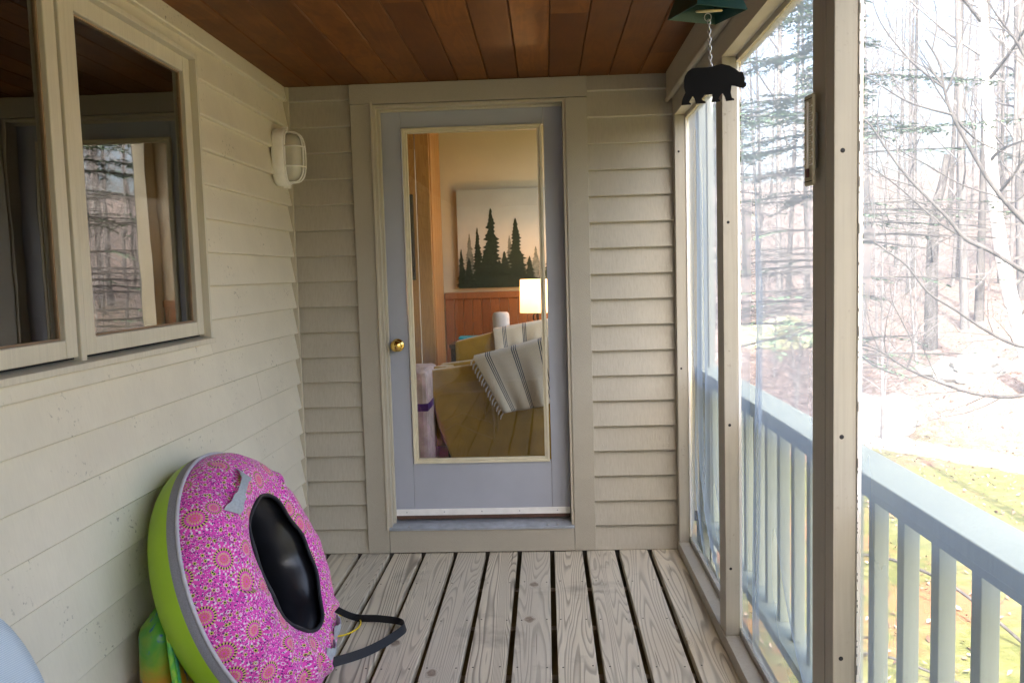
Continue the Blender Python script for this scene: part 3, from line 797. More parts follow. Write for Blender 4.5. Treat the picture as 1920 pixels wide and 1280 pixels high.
# tow strap in world space -> local
inv=TMx.inverted()
def ribbon(pts,wd,name,mat,parent,inv_,thick=.003,vertical=True,sub=8):
    P_=[Vector(p) for p in pts]; Q=[]
    for i in range(len(P_)-1):
        p0=P_[max(i-1,0)];p1=P_[i];p2=P_[i+1];p3=P_[min(i+2,len(P_)-1)]
        for j in range(sub):
            t=j/sub; Q.append(.5*((2*p1)+(p2-p0)*t+(2*p0-5*p1+4*p2-p3)*t*t+(3*p1-3*p2+p3-p0)*t**3))
    Q.append(P_[-1]); V=[];F=[]
    for i,p in enumerate(Q):
        t=(Q[min(i+1,len(Q)-1)]-Q[max(i-1,0)]).normalized()
        up=Vector((0,0,1)) if vertical else Vector((0,0,1)).cross(t).normalized()
        if vertical: up=(up+t.cross(Vector((0,0,1))).normalized()*(.25)).normalized()
        V+= [inv_@(p-up*wd/2),inv_@(p+up*wd/2)]
    for i in range(len(Q)-1): F.append((2*i,2*i+1,2*i+3,2*i+2))
    mb=MB(); mb.add(V,F,smooth=False); return mb.build(name,mat,parent,recalc=False,solid=thick)
blk=simple('black_tow_webbing',(.010,.012,.018),.55,0,.4,.2,200)
ribbon([(-.93,2.94,.33),(-.93,3.05,.21),(-.88,3.17,.09),(-.80,3.22,.022),(-.70,3.21,.019),(-.61,3.18,.019),(-.580,3.13,.019),(-.60,3.06,.019),(-.65,2.97,.018),(-.71,2.90,.017),(-.80,2.83,.02),(-.86,2.74,.06)],.034,'tow_strap',blk,tu,inv,.0016)
yr=MB(); ys_=[(-.98,2.98,.20),(-.93,3.14,.10),(-.88,3.25,.02),(-.82,3.27,.006),(-.78,3.23,.006),(-.77,3.16,.006),(-.80,3.10,.006),(-.84,3.08,.006),(-.92,3.07,.006)]
def smooth(pts,sub=6):
    P_=[Vector(p) for p in pts]; Q=[]
    for i in range(len(P_)-1):
        p0=P_[max(i-1,0)];p1=P_[i];p2=P_[i+1];p3=P_[min(i+2,len(P_)-1)]
        for j in range(sub):
            t=j/sub; Q.append(.5*((2*p1)+(p2-p0)*t+(2*p0-5*p1+4*p2-p3)*t*t+(3*p1-3*p2+p3-p0)*t**3))
    return Q+[P_[-1]]
yr.tube(smooth(ys_),.0035,8); o=yr.build('rope',simple('yellow_cord',(.75,.55,.03),.5,0,.4,.2,400))
tag(o,'thin yellow cord looped on the deck beside the black tow strap','rope')

# ---- folded tie-dye bag behind the tube
def mat_tie():
    m,nt,out=new_mat('tie_dye_vinyl'); g=G(nt); oc=g.coord(); x,y,z=sep(g,oc)
    n=g.noise(oc,6,4,.6,1.0); t=g.m('ADD',g.m('MULTIPLY',g.m('SUBTRACT',z,.14),2.7),g.m('MULTIPLY',g.m('SUBTRACT',n,.5),1.3))
    c=g.ramp(t,[(0,(.30,.12,.01)),(.28,(.42,.20,.015)),(.5,(.22,.30,.02)),(.72,(.07,.28,.03)),(.9,(.02,.20,.08)),(1,(.20,.32,.03))])
    n2=g.noise(g.mapping(oc,(3,3,1.5)),7,3,.6,1.5)
    c=g.mix(g.ramp(n2,[(.58,(0,0,0)),(.66,(1,1,1))]),c,(.015,.10,.22))
    g.bsdf(out,c,.35,0,.5,g.bump(n2,.25,.01)); return m
M_tie=mat_tie()
bg_=thing('bag','folded green and yellow tie-dye vinyl bag squeezed behind the tube','bag',(-1.12,2.28,0))
def bagf(off,dx):
    def fn(u,v):
        a=2*math.pi*u; z_=.002+.445*v
        r1=.075*(1-.25*v)*(1+.08*math.sin(5*a+v*7)); r2=.15*(1-.45*v*v)*(1+.06*math.sin(3*a+v*5+off))
        if v>.9: 
            k=(1-v)/.1; r1*=max(.15,k)**.5; r2*=max(.15,k)**.5
        return (-1.125+dx+r1*math.cos(a),2.34+r2*math.sin(a)-.05*v,z_)
    return fn
q=MB(); q.grid(bagf(0,0),48,24); q.add([bagf(0,0)(u/24,1) for u in range(24)],[tuple(range(24))]); q.build('body',M_tie,bg_,recalc=True)
def mat_edge():
    m,nt,out=new_mat('tie_dye_piping'); g=G(nt); oc=g.coord(); n=g.noise(oc,14,3,.6,.5)
    c=g.ramp(n,[(.35,(.02,.10,.30)),(.45,(.05,.32,.12)),(.55,(.14,.50,.05)),(.66,(.45,.55,.06)),(.75,(.10,.03,.06))]); g.bsdf(out,c,.3); return m
M_edge=mat_edge()
q=MB()
for k,dy in enumerate((0,.018)):
    q.tube(smooth([(-1.035,2.20+dy,.005),(-1.04,2.19+dy,.12),(-1.05,2.19+dy,.24),(-1.065,2.20+dy,.36),(-1.08,2.225+dy,.44),(-1.1,2.26+dy,.462)]),.0085,8)
q.build('piping',M_edge,bg_)

# ---- sling chairs (one shows at the lower left, one only in the glass)
def mat_sling():
    m,nt,out=new_mat('pale_blue_ribbed_sling'); g=G(nt); oc=g.coord(); x,y,z=sep(g,oc)
    wv=g.m('SINE',g.m('MULTIPLY',g.m('ADD',z,y),1500)); w2=g.m('SINE',g.m('MULTIPLY',x,1300))
    c=g.mix(g.ramp(wv,[(.0,(0,0,0)),(.6,(1,1,1))]),(.40,.50,.60),(.62,.69,.74))
    c=g.mix(g.m('LESS_THAN',g.m('ABSOLUTE',g.m('SINE',g.m('MULTIPLY',x,40))),.10),c,(.33,.45,.62))
    g.bsdf(out,c,.6,0,.4,g.bump(wv,.4,.0008)); return m
M_sling=mat_sling()
def sling_chair(loc,rot,label,group,arms=True):
    Mx=Matrix.Translation(loc)@Matrix.Rotation(rot,4,'Z')
    o=frame_thing('patio_chair',label,'patio chair',Mx,group)
    # local: faces +x ; back at -x
    W=.27
    def backf(u,v):
        t=(u-.5)*2; z_=.40+.47*v; wd=W*(1 if v<.45 else math.sqrt(max(0,1-((v-.45)/.55)**2.2)))
        return (-.20-.17*v+.03*(t*t),t*max(wd,.02),z_)
    q=MB(); q.grid(backf,20,30); q.build('backrest',M_sling,o,recalc=False,solid=.006)
    q=MB(); q.grid(lambda u,v:(-.20+.48*v-.0,(u-.5)*2*W,.40+.03*v-.03*math.sin(v*3.1)*(1-(2*u-1)**2)),14,14); q.build('seat',M_sling,o,recalc=False,solid=.006)
    q=MB();     q.tube([(-.2,-W,.40),(.28,-W,.43),(.28,W,.43),(-.2,W,.40)],.011,8); q.build('tube_frame',M_white,o)
    for sy in (-1,1):
        q=MB(); q.tube(smooth([(.27,sy*W,.43),(.30,sy*.275,.25),(.31,sy*.28,.008)]),.011,8); q.build('leg',M_white,o)
        q=MB(); q.tube(smooth([(-.18,sy*W,.40),(-.24,sy*.275,.22),(-.30,sy*.28,.008)]),.011,8); q.build('leg',M_white,o)
        if arms:
            q=MB(); q.tube(smooth([(-.28,sy*.27,.62),(-.10,sy*.31,.64),(.15,sy*.32,.63),(.27,sy*.30,.60),(.28,sy*.275,.43)]),.011,8); q.build('armrest',M_white,o)
        q=MB(); q.tube([(.31,sy*.28,.03),(0,sy*.27,.16),(-.30,sy*.28,.03)],.006,6); q.build('brace',M_white,o)
    return o
sling_chair(Vector((-.76,1.27,0)),R(0),'round-backed pale blue ribbed sling chair at the lower left corner',None,False)
sling_chair(Vector((-.26,.70,0)),R(75),'white-framed sling chair seen mirrored in the door glass',None)

# ================================================================== the room behind the door
FZ=.145; FY=6.9
ih=thing('room','cream and knotty pine sitting room seen through the glass door','room',(0,5.5,FZ))
q=MB(); q.box(-4,.78,D+.14,FY+.1,FZ-.05,FZ); q.build('room_floor',simple('dark_oak_floor',(.10,.055,.03),.35,0,.5,.3,6),ih)
q=MB(); q.box(-.86,.70,FY,FY+.1,FZ,3.2); q.box(-4,.80,D+.15,FY+.1,3.2,3.3)
q.box(.70,.79,D+.151,4.45,FZ,3.2); q.box(.70,.80,6.75,FY+.1,FZ,3.2); q.box(.70,.80,4.45,6.75,FZ,.6); q.box(.70,.80,4.45,6.75,2.7,3.2)
q.box(-4.1,-4,D+.15,4.4,FZ,3.2); q.box(-4.1,-4,6.25,FY+.1,FZ,3.2); q.box(-4.1,-4,4.4,6.25,2.5,3.2); q.box(-4,.7,D+.1505,D+.2,2.55,3.2)
q.build('plaster_wall',M_cream,ih)
q=MB(); q.box(.801,.812,D+.10,4.44,-.3,2.6); q.box(.801,.812,6.76,FY+.1,-.3,2.6); q.build('outer_cladding',paint_wood('outer_cladding_paint',(.26,.27,.24),'z',.2,.2),ih)
q=MB(); 
x=-3.9; 
while x<-.90:
    x1=min(x+.128,-.848); q.box(x+.003,x1-.003,6.30,6.33,FZ,3.2,rnd=rng.random(),bev=.004); x=x1
y=6.3305
while y<FY-.02:
    y1=min(y+.14,FY-.001); q.box(-.90,-.842,y,y1-.004,FZ,3.2,rnd=rng.random()*.4+.6,bev=.003); y=y1
q.build('pine_panelling',M_pine,ih)
q=MB(); x=-.835; zr=1.175
while x<.69:
    x1=min(x+.075,.695); q.box(x+.001,x1-.001,FY-.014,FY-.001,FZ,zr,rnd=rng.random(),bev=.003); x=x1
q.box(-.835,.695,FY-.035,FY-.0005,zr+.0005,zr+.055,bev=.005)
q.build('beadboard_wainscot',M_wain,ih)
q=MB(); q.prism([(.05,3.2),(.70,2.72),(.70,3.2)],'y',D+.21,FY-.002); q.build('sloped_soffit',M_cream,ih)

# painting
pc=[at(855,357,FY-.04),at(1075,349,FY-.04),at(863,541,FY-.04)]
px0,px1,pz0,pz1=pc[0].x,pc[1].x,pc[2].z,pc[0].z
pt_=thing('painting','unframed canvas of dark pine trees against a pale misty sky','painting',((px0+px1)/2,FY-.03,(pz0+pz1)/2))
def mat_canvas():
    m,nt,out=new_mat('misty_canvas'); g=G(nt); x,y,z=sep(g,g.coord()); n=g.noise(g.coord(),4,4,.6)
    t=g.m('ADD',g.m('MULTIPLY',z,1.0),g.m('MULTIPLY',g.m('SUBTRACT',n,.5),.5))
    c=g.ramp(g.m('ADD',t,.5),[(.2,(.42,.38,.30)),(.5,(.50,.50,.46)),(.7,(.40,.44,.43)),(.9,(.34,.38,.37))]); g.bsdf(out,c,.7,0,.2); return m
q=MB(); q.box(px0,px1,FY-.045,FY-.012,pz0,pz1,bev=.001); q.build('canvas',mat_canvas(),pt_)
def pine_outline(cx,base,h,w_,sd):
    r_=random.Random(sd); L=[];Rr=[]; n_=20
    for i in range(n_):
        t=i/n_; ww=w_*(1-t)**.8*(.6+.5*r_.random())
        zz=base+h*t
        L.append((cx-ww,zz)); L.append((cx-ww*.6,zz+h*.028)); 
        ww=w_*(1-t)**.8*(.6+.5*r_.random()); Rr.append((cx+ww,zz)); Rr.append((cx+ww*.6,zz+h*.028))
    return L+[(cx,base+h)]+Rr[::-1]
H=pz1-pz0
def pxx(u): return at(u,450,FY-.046).x
def pzz(v): return at(930,v,FY-.046).z
def flatpoly(mb,poly,y):
    # fan of thin horizontal strips so the jagged outline stays valid
    n_=(len(poly)-1)//2; L=poly[:n_]; Rr=poly[n_+1:][::-1]; top=poly[n_]
    V=[];F=[]
    for a,b in zip(L,Rr): V+= [(a[0],y,a[1]),(b[0],y,b[1])]
    V.append((top[0],y,top[1]))
    for i in range(n_-1): F.append((2*i,2*i+1,2*i+3,2*i+2))
    F.append((2*n_-2,2*n_-1,2*n_)); mb.add(V,F)
gm=simple('painted_mist_green',(.16,.17,.14),.7,0,.2,.4,40); gd=simple('painted_pine_green',(.014,.026,.014),.6,0,.2,.5,60)
for k,(u,v,h,w_) in enumerate(((880,540,100,16),(955,540,95,15),(1004,545,78,18),(1035,545,110,18))):
    q=MB()
    zb=pzz(v)+.012; flatpoly(q,pine_outline(pxx(u),zb,h*.0044,w_*.0044,k+50),FY-.0455-.0002*k); q.build('misty_pine',gm,pt_)
q=MB()
for k,(u,h,w_) in enumerate(((895,112,17),(921,148,30),(967,128,28),(864,72,13),(945,66,22),(992,56,18),(878,56,16),(1030,70,20),(908,70,22),(935,50,24),(975,60,24))):
    flatpoly(q,pine_outline(pxx(u),pz0+.012,h*.0043,w_*.0044,k+9),FY-.0465-.0003*k)
q.box(px0+.001,px1-.001,FY-.051,FY-.0455,pz0+.001,pz0+.07)
q.build('dark_pines',gd,pt_)

# television
tp=at(775,365,6.0); tb_=at(780,525,6.0)
tv=thing('television','black flat television seen edge-on against the pine panelling','television',(tp.x-.5,6.1,1.65))
q=MB(); q.box(tp.x-1.1,tp.x-.004,5.98,6.02,tb_.z,tp.z,bev=.003); q.build('screen',simple('tv_black',(.01,.01,.012),.2),tv)
q=MB(); q.box(tp.x-.8,tp.x-.4,6.02,6.30,1.5,1.8,bev=.003); q.build('wall_bracket',M_black,tv)

# end table, lamp
LPY=6.35
lb=at(1012,585,LPY); ltp=at(1012,523,LPY)
tab=thing('end_table','dark end table under the lit lamp','end table',(lb.x,LPY,FZ))
tz=lb.z-.24
q=MB(); q.box(lb.x-.24,lb.x+.24,LPY-.2,LPY+.22,tz-.03,tz,bev=.004); q.build('table_top',simple('dark_table_wood',(.06,.03,.018),.35),tab)
for sx in (-1,1):
    for sy in (-1,1):
        q=MB(); q.box(lb.x+sx*.21-.02,lb.x+sx*.21+.02,LPY+sy*.17-.02,LPY+sy*.17+.02,FZ+.001,tz-.0305); q.build('leg',M_black,tab)
lp=thing('table_lamp','lit table lamp with white drum shade and dark twig base','table lamp',(lb.x,LPY,tz))
msh,nt,out=new_mat('lit_linen_shade'); g=G(nt)
a=g.n('ShaderNodeBsdfDiffuse'); a.inputs[0].default_value=(.8,.76,.66,1); b=g.n('ShaderNodeBsdfTranslucent'); b.inputs[0].default_value=(.85,.74,.55,1)
mx=g.n('ShaderNodeMixShader'); mx.inputs[0].default_value=.55; g.link(a.outputs[0],mx.inputs[1]); g.link(b.outputs[0],mx.inputs[2])
em=g.n('ShaderNodeEmission'); em.inputs[0].default_value=(1,.90,.75,1); em.inputs[1].default_value=.03
ad=g.n('ShaderNodeAddShader'); g.link(mx.outputs[0],ad.inputs[0]); g.link(em.outputs[0],ad.inputs[1]); g.link(ad.outputs[0],out.inputs[0])
q=MB(); V=[];F=[];n=40
q.lathe([(.150,lb.z),(.143,ltp.z)],48,Matrix.Translation((lb.x,LPY,0))); q.build('lamp_shade',msh,lp,recalc=False)
q=MB()
for k in range(5):
    a0=k*1.256; q.tube(smooth([(lb.x+.055*math.cos(a0),LPY+.055*math.sin(a0),tz+.002),(lb.x+.02*math.cos(a0+1),LPY+.02*math.sin(a0+1),tz+.11),(lb.x+.05*math.cos(a0+2),LPY+.05*math.sin(a0+2),tz+.21),(lb.x,LPY,tz+.25)]),.006,6)
q.tube([(lb.x,LPY,tz+.24),(lb.x,LPY,lb.z+.06)],.005,6); q.build('twig_base',simple('dark_bronze',(.03,.02,.015),.45,.5),lp)
mb_,nt,out=new_mat('lit_bulb'); g=G(nt); em=g.n('ShaderNodeEmission'); em.inputs[0].default_value=(1,.55,.2,1); em.inputs[1].default_value=6; g.link(em.outputs[0],out.inputs[0])
q=MB(); q.lathe([(.0,.05),(.02,.045),(.03,.025),(.028,.005),(.014,-.02),(.013,-.03),(.0,-.03)],24,Matrix.Translation((lb.x,LPY,lb.z+.09))); q.build('bulb',mb_,lp)
pl_=bpy.data.lights.new('lamp_light','POINT'); pl_.energy=1.2; pl_.color=(1,.50,.18); pl_.shadow_soft_size=.035
po_=bpy.data.objects.new('lamp_light',pl_); po_.location=(lb.x,LPY-.0,lb.z+.20); col.objects.link(po_)

# speaker on a stand, chest with teal box
sp0=at(923,588,6.2); sp1=at(955,588,6.2); scx=(sp0.x+sp1.x)/2; sr=(sp1.x-sp0.x)/2
sk=thing('smart_speaker','white fabric cylinder speaker behind the striped throw','speaker',(scx,6.2,.8))
q=MB(); z1_=at(939,585,6.2).z; q.lathe([(.0,z1_),(sr*.75,z1_),(sr*.93,z1_-.012),(sr,z1_-.035),(sr,z1_-.2),(sr*.95,z1_-.22),(0,z1_-.22)],40,Matrix.Translation((scx,6.2,0))); q.build('body',simple('white_speaker_mesh',(.62,.60,.55),.8,0,.2,.08,300,.3,500),sk)
cp0=at(850,630,6.25); cp1=at(912,630,6.25)
ch=thing('side_chest','dark side chest against the panelling, behind the yellow chairs','side chest',((cp0.x+scx)/2,6.2,FZ))
q=MB(); q.box(cp0.x,scx+.12,6.05,6.29,FZ+.001,z1_-.245,rnd=.3,bev=.005); q.build('cabinet',simple('dark_chest_wood',(.035,.022,.018),.4),ch)
q=MB(); q.box(cp0.x-.01,scx+.13,6.04,6.295,z1_-.2445,z1_-.2205,bev=.004); q.build('top',simple('dark_chest_top',(.05,.03,.022),.35),ch)
tx=thing('box','small teal box lying on the dark side chest','box',(cp0.x+.14,6.15,z1_-.22))
q=MB(); q.box(cp0.x+.06,cp1.x-.02,6.10,6.25,z1_-.2203,z1_-.185,bev=.003); q.build('box_base',simple('teal_card',(.01,.30,.36),.4),tx)
q=MB(); q.box(cp0.x+.055,cp1.x-.015,6.095,6.255,z1_-.1848,z1_-.172,bev=.002); q.build('lid',simple('teal_lid',(.02,.42,.50),.4),tx)

# armchairs
M_must=simple('mustard_velvet',(.38,.225,.02),.75,0,.3,.18,9,.2,200,Sheen_Weight=.4)
M_throw,nt,out=new_mat('striped_throw'); g=G(nt); rn=g.rnd(); oc=g.coord()
def bnd(r_,c_,w_): return g.m('LESS_THAN',g.m('ABSOLUTE',g.m('SUBTRACT',r_,c_)),w_)
c=g.mix(g.noise(oc,160,2),(.76,.68,.50),(.62,.55,.40))
for s_ in (.16,.46,.77):
    for d_,w_ in ((-.020,.005),(0,.007),(.020,.005)): c=g.mix(bnd(rn,s_+d_,w_),c,(.025,.035,.06))
g.bsdf(out,c,.85,0,.2,g.bump(g.noise(oc,240,2),.5,.003),Sheen_Weight=.2)
def armchair(y0,y1,poly,label):
    pp=[at(u,v,y0) for u,v in poly]; xs=[p.x for p in pp]; zs=[p.z for p in pp]
    o=thing('armchair',label,'armchair',((min(xs)+max(xs))/2,(y0+y1)/2,FZ))
    q=MB(); q.prism([(p.x,p.z) for p in pp],'y',y0,y0+.10,.5); q.build('side_panel',M_must,o,bevel=.012)
    xl,xr=min(xs)+.01,max(xs); zl=pp[1].z
    q=MB(); q.prism([(y0+.101,zl-.015),(y1,zl-.06),(y1-.03,FZ+.12),(y0+.101,FZ+.12)],'x',xl,xl+.09); q.build('backrest',M_must,o,bevel=.012)
    q=MB(); q.box(xl+.091,xr-.01,y0+.101,y1-.101,FZ+.14,FZ+.40,bev=.03); q.build('seat_cushion',M_must,o)
    q=MB(); q.prism([(p.x,p.z-.02) for p in pp],'y',y1-.1,y1,.5); q.build('side_panel',M_must,o,bevel=.012)
    for (a,b) in ((xl+.1,y0+.06),(xr-.06,y0+.06),(xl+.1,y1-.08),(xr-.06,y1-.08)):
        q=MB(); q.tube([(a,b,FZ+.14),(a,b,FZ+.001)],[.018,.011],8); q.build('leg',M_black,o)
    return o
armchair(5.25,5.88,[(805,695),(890,684),(960,655),(1060,628),(1075,868),(850,868),(822,800),(808,730)],'mustard armchair nearest the glass door, striped throw over its side')
armchair(5.93,6.03+.0,[(853,641),(925,622),(1000,600),(1060,590),(1060,720),(856,720)],'mustard armchair farther back beside the dark chest') if False else None
def throw(corn,y0,label,fr=True,drop=.02):
    c_=[at(u,v,y0) for u,v in corn]
    o=thing('throw_blanket',label,'throw',(c_[0].x,y0,c_[0].z)); q=MB(); nu,nv=90,20
    def P_(u,v):
        a=c_[0].lerp(c_[1],u); b=c_[3].lerp(c_[2],u); p=a.lerp(b,v)
        p.y=y0-.012-.018*math.sin(u*9+v*2)*v-.01*v-.01*math.sin(u*23)*v; p.z-=drop*math.sin(math.pi*u)*(.3+v)*.8
        return p
    V=[P_(i/nu,j/nv) for j in range(nv+1) for i in range(nu+1)]
    # fold over the top edge
    T=[V[i]+Vector((0,.13,-.02)) for i in range(nu+1)]; T2=[V[i]+Vector((0,.05,.014)) for i in range(nu+1)]
    V=T+T2+V
    b=len(q.v); q.v+=V
    for j in range(nv+2):
        for i in range(nu):
            q.f.append([j*(nu+1)+i,j*(nu+1)+i+1,(j+1)*(nu+1)+i+1,(j+1)*(nu+1)+i]); q.r.append((i+.5)/nu); q.sm.append(True)
    q.build('woven_cloth',M_throw,o,recalc=False,solid=.006)
    if fr:
        q=MB(); r_=random.Random(5)
        for k in range(15):
            p=P_(0,k/14); d=Vector((-.018,0,-.03-.02*r_.random())); q.tube([p,p+d*.5+Vector((-.006,0,0)),p+d],[.004,.006,.003],5)
        q.build('fringe',simple('cream_tassel',(.60,.55,.44),.9),o)
    return o
throw([(888,672),(1050,628),(1062,742),(944,772)],5.23,'cream throw with dark blue stripes draped over the nearer mustard armchair')
# second chair: same build, its own shape
a2=thing('armchair','mustard armchair farther back beside the dark chest','armchair',(-.2,5.97,FZ))
pp=[at(u,v,5.92) for u,v in [(853,641),(925,623),(1060,598),(1060,735),(857,735)]]
q=MB(); q.prism([(p.x,p.z) for p in pp],'y',5.92,6.02); q.build('backrest',M_must,a2,bevel=.012)
q=MB(); q.box(pp[0].x+.05,.5,5.885,5.9195,FZ+.15,FZ+.42,bev=.01); q.build('seat_cushion',M_must,a2)
for x_ in (pp[0].x+.06,.45):
    q=MB(); q.tube([(x_,5.97,pp[4].z+.01),(x_,5.97,FZ+.001)],[.018,.011],8); q.build('leg',M_black,a2)
throw([(925,620),(1050,598),(1050,655),(931,668)],5.915,'cream striped throw folded over the armchair farther back',False,.0)
ot=thing('ottoman','cream ottoman with a purple band, low beside the nearer armchair','ottoman',(-.98,5.3,FZ))
o0=at(770,697,5.0); o1=at(806,700,5.0)
q=MB(); q.box(o0.x-.5,o1.x-.02,5.0,5.5,FZ+.03,o0.z,bev=.03); q.build('cushion',simple('cream_rug_cloth',(.55,.42,.36),.85,0,.2,.2,14,.3,120),ot)
q=MB(); zb0=at(790,771,5.0).z; zb1=at(790,757,5.0).z; q.box(o0.x-.501,o1.x-.018,4.996,5.502,zb0,zb1,bev=.003); q.build('purple_band',simple('purple_band',(.07,.015,.13),.8),ot)
for x_ in (o0.x-.42,o1.x-.1):
    q=MB(); q.tube([(x_,5.1,FZ+.04),(x_,5.1,FZ+.001)],.02,8); q.build('foot',M_black,ot)

# room behind the casement: dim, with curtains
q=MB(); q.box(-4.5,XL-.14,YB,D-.2,FZ-.05,FZ); q.box(-4.5,-4.4,YB,.3,FZ,2.6); q.box(-4.5,-4.4,2.0,D-.2,FZ,2.6); q.box(-4.5,-4.4,.3,2.0,FZ,.9); q.box(-4.5,-4.4,.3,2.0,2.2,2.6); q.box(-4.5,XL-.14,YB-.1,YB,FZ,2.6); q.box(-4.5,XL-.14,D-.2,D-.1,FZ,2.6); q.box(-4.5,XL-.14,YB-.1,D-.1,2.601,2.7)
bd_=thing('bedroom','dim side room behind the casement window','room',(-2.8,0,FZ)); q.build('room_shell',simple('dim_room_paint',(.24,.245,.235),.8),bd_)
cm,nt,out=new_mat('sheer_curtain'); g=G(nt); a=g.n('ShaderNodeBsdfDiffuse'); a.inputs[0].default_value=(.62,.62,.52,1); t=g.n('ShaderNodeBsdfTransparent')
mx=g.n('ShaderNodeMixShader'); mx.inputs[0].default_value=.75; g.link(t.outputs[0],mx.inputs[1]); g.link(a.outputs[0],mx.inputs[2]); g.link(mx.outputs[0],out.inputs[0])
for (ya,yb,lab) in ((2.36,2.66,'pale curtain gathered behind the right-hand casement'),(2.02,2.16,'narrow curtain edge behind the left-hand casement')):
    q=MB(); q.grid(lambda u,v:(XL-.135+.018*math.sin(u*22+.6*v),ya+(yb-ya)*u+.02*math.sin(v*4+u*5),.9+1.32*v),60,12); o=q.build('curtain',cm,None,recalc=False); tag(o,lab,'curtain')

# ================================================================== outdoors
def gz(x,y):
    a=.45*x+.89*y
    z=-1.32-.10*math.sin(x*.35+1)*math.cos(y*.3)-.0*a
    t=max(0,min(1,(a-13.6)/2.2)); z+=.75*t*t*(3-2*t)*(1+.25*math.sin(x*.8))
    if a>14: z+=.11*(a-14)+.0006*(a-14)**2+.25*math.sin(x*.23+y*.1)*min(1,(a-14)/10)
    return z
q=MB(); N_=150; V=[];F=[]
def warp(t): return math.copysign(abs(t)**2.0,t)
for j in range(N_+1):
    for i in range(N_+1):
        x=warp((i/N_)*2-1)*150+6; y=warp((j/N_)*2-1)*150+10; 
        zz=gz(x,min(y,110)) if y>-30 else -1.3
        zz=min(zz,9); V.append((x,y,zz))
for j in range(N_):
    for i in range(N_): F.append((j*(N_+1)+i,j*(N_+1)+i+1,(j+1)*(N_+1)+i+1,(j+1)*(N_+1)+i))
q.add(V,F,smooth=True)
def mat_ground():
    m,nt,out=new_mat('leafy_ground'); g=G(nt); oc=g.coord(); x,y,z=sep(g,oc)
    a=g.m('ADD',g.m('MULTIPLY',x,.45),g.m('MULTIPLY',y,.89))
    n=g.noise(oc,1.1,6,.65); n2=g.noise(oc,9,5,.7); n3=g.noise(oc,38,4,.7)
    leaf=g.ramp(n3,[(.3,(.07,.05,.04)),(.5,(.13,.10,.085)),(.7,(.23,.195,.18))])
    leaf=g.mix(g.ramp(n2,[(.5,(0,0,0)),(.62,(1,1,1))]),leaf,(.22,.185,.17))
    moss=g.ramp(n2,[(.3,(.07,.085,.025)),(.5,(.12,.125,.04)),(.7,(.20,.185,.085))])
    moss=g.mix(g.ramp(n,[(.5,(0,0,0)),(.6,(.9,.9,.9))]),moss,(.22,.11,.055))
    f=g.m('ADD',g.m('MULTIPLY',g.m('SUBTRACT',a,11.5),.35),g.m('MULTIPLY',g.m('SUBTRACT',n,.5),2.2))
    c=g.mix(g.m('MULTIPLY',f,1.,clamp=True),moss,leaf)
    # paler strip across the grass
    ln=g.m('ABSOLUTE',g.m('SUBTRACT',y,g.m('SUBTRACT',17.6,g.m('MULTIPLY',x,1.05))))
    ln=g.m('ADD',ln,g.m('MULTIPLY',g.m('SUBTRACT',g.noise(oc,1.6,5,.7),.5),1.6))
    c=g.mix(g.m('MULTIPLY',g.ramp(ln,[(.45,(1,1,1)),(.8,(0,0,0))]),g.m('MULTIPLY',g.m('SUBTRACT',x,4.0),1.5,clamp=True)),c,(.42,.40,.38))
    g.bsdf(out,c,.9,0,.1,g.bump(n3,.6,.03)); return m
tag(q.build('ground',mat_ground(),recalc=True),kind='structure')
def bark(name,a,b,sc_v=(18,18,3)):
    m,nt,out=new_mat(name); g=G(nt); oc=g.coord(); n=g.noise(g.mapping(oc,sc_v),1,4,.65)
    g.bsdf(out,g.ramp(n,[(.3,a),(.7,b)]),.9,0,.15,g.bump(n,.5,.01)); return m
M_bark=bark('grey_bark',(.04,.036,.036),(.10,.095,.092)); M_bark2=bark('pale_bark',(.07,.066,.066),(.15,.145,.145)); M_twig=bark('twig_bark',(.05,.046,.046),(.11,.105,.102),(8,8,8))
M_fine=bark('sunlit_fine_twigs',(.11,.105,.105),(.25,.24,.24),(8,8,8))  # paler copy of the twig bark, sunlight put into the colour
def mat_birch():
    m,nt,out=new_mat('birch_bark'); g=G(nt); oc=g.coord(); n=g.noise(g.mapping(oc,(4,4,22)),1,3,.6)
    g.bsdf(out,g.ramp(n,[(.30,(.05,.045,.04)),(.38,(.50,.49,.48)),(1,(.66,.65,.64))]),.7,0,.2); return m
M_birch=mat_birch()
M_needle=simple('hemlock_needles',(.075,.12,.075),.7,0,.2,.5,1.5)
def grow(mb,r_,p,d,L,rad,lvl,maxl,nch,droop=0.0,sides=4):
    n_=5 if lvl<2 else 3; pts=[p.copy()]; rr=[rad]; dd=d.normalized()
    for i in range(n_):
        dd=(dd+Vector((r_.gauss(0,.16),r_.gauss(0,.16),r_.gauss(0,.12)+.05-droop))).normalized()
        pts.append(pts[-1]+dd*L/n_); rr.append(rad*(1-.82*(i+1)/n_))
    mb.tube(pts,rr,sides if lvl<2 else 3,cap=False)
    if lvl<maxl:
        for k in range(nch):
            t=.15+.85*(k+r_.random())/nch; i=min(n_-1,int(t*n_)); f=t*n_-i
            q_=pts[i].lerp(pts[i+1],f); base=(pts[i+1]-pts[i]).normalized()
            side=base.cross(Vector((r_.gauss(0,1),r_.gauss(0,1),r_.gauss(0,1)))).normalized()
            nd=(base*r_.uniform(.5,.9)+side*r_.uniform(.5,.9)).normalized()
            grow(mb,r_,q_,nd,L*r_.uniform(.38,.6)*(1-.3*t),max(.0018,rad*(1-.7*t)*.5),lvl+1,maxl,nch-1,droop,sides)
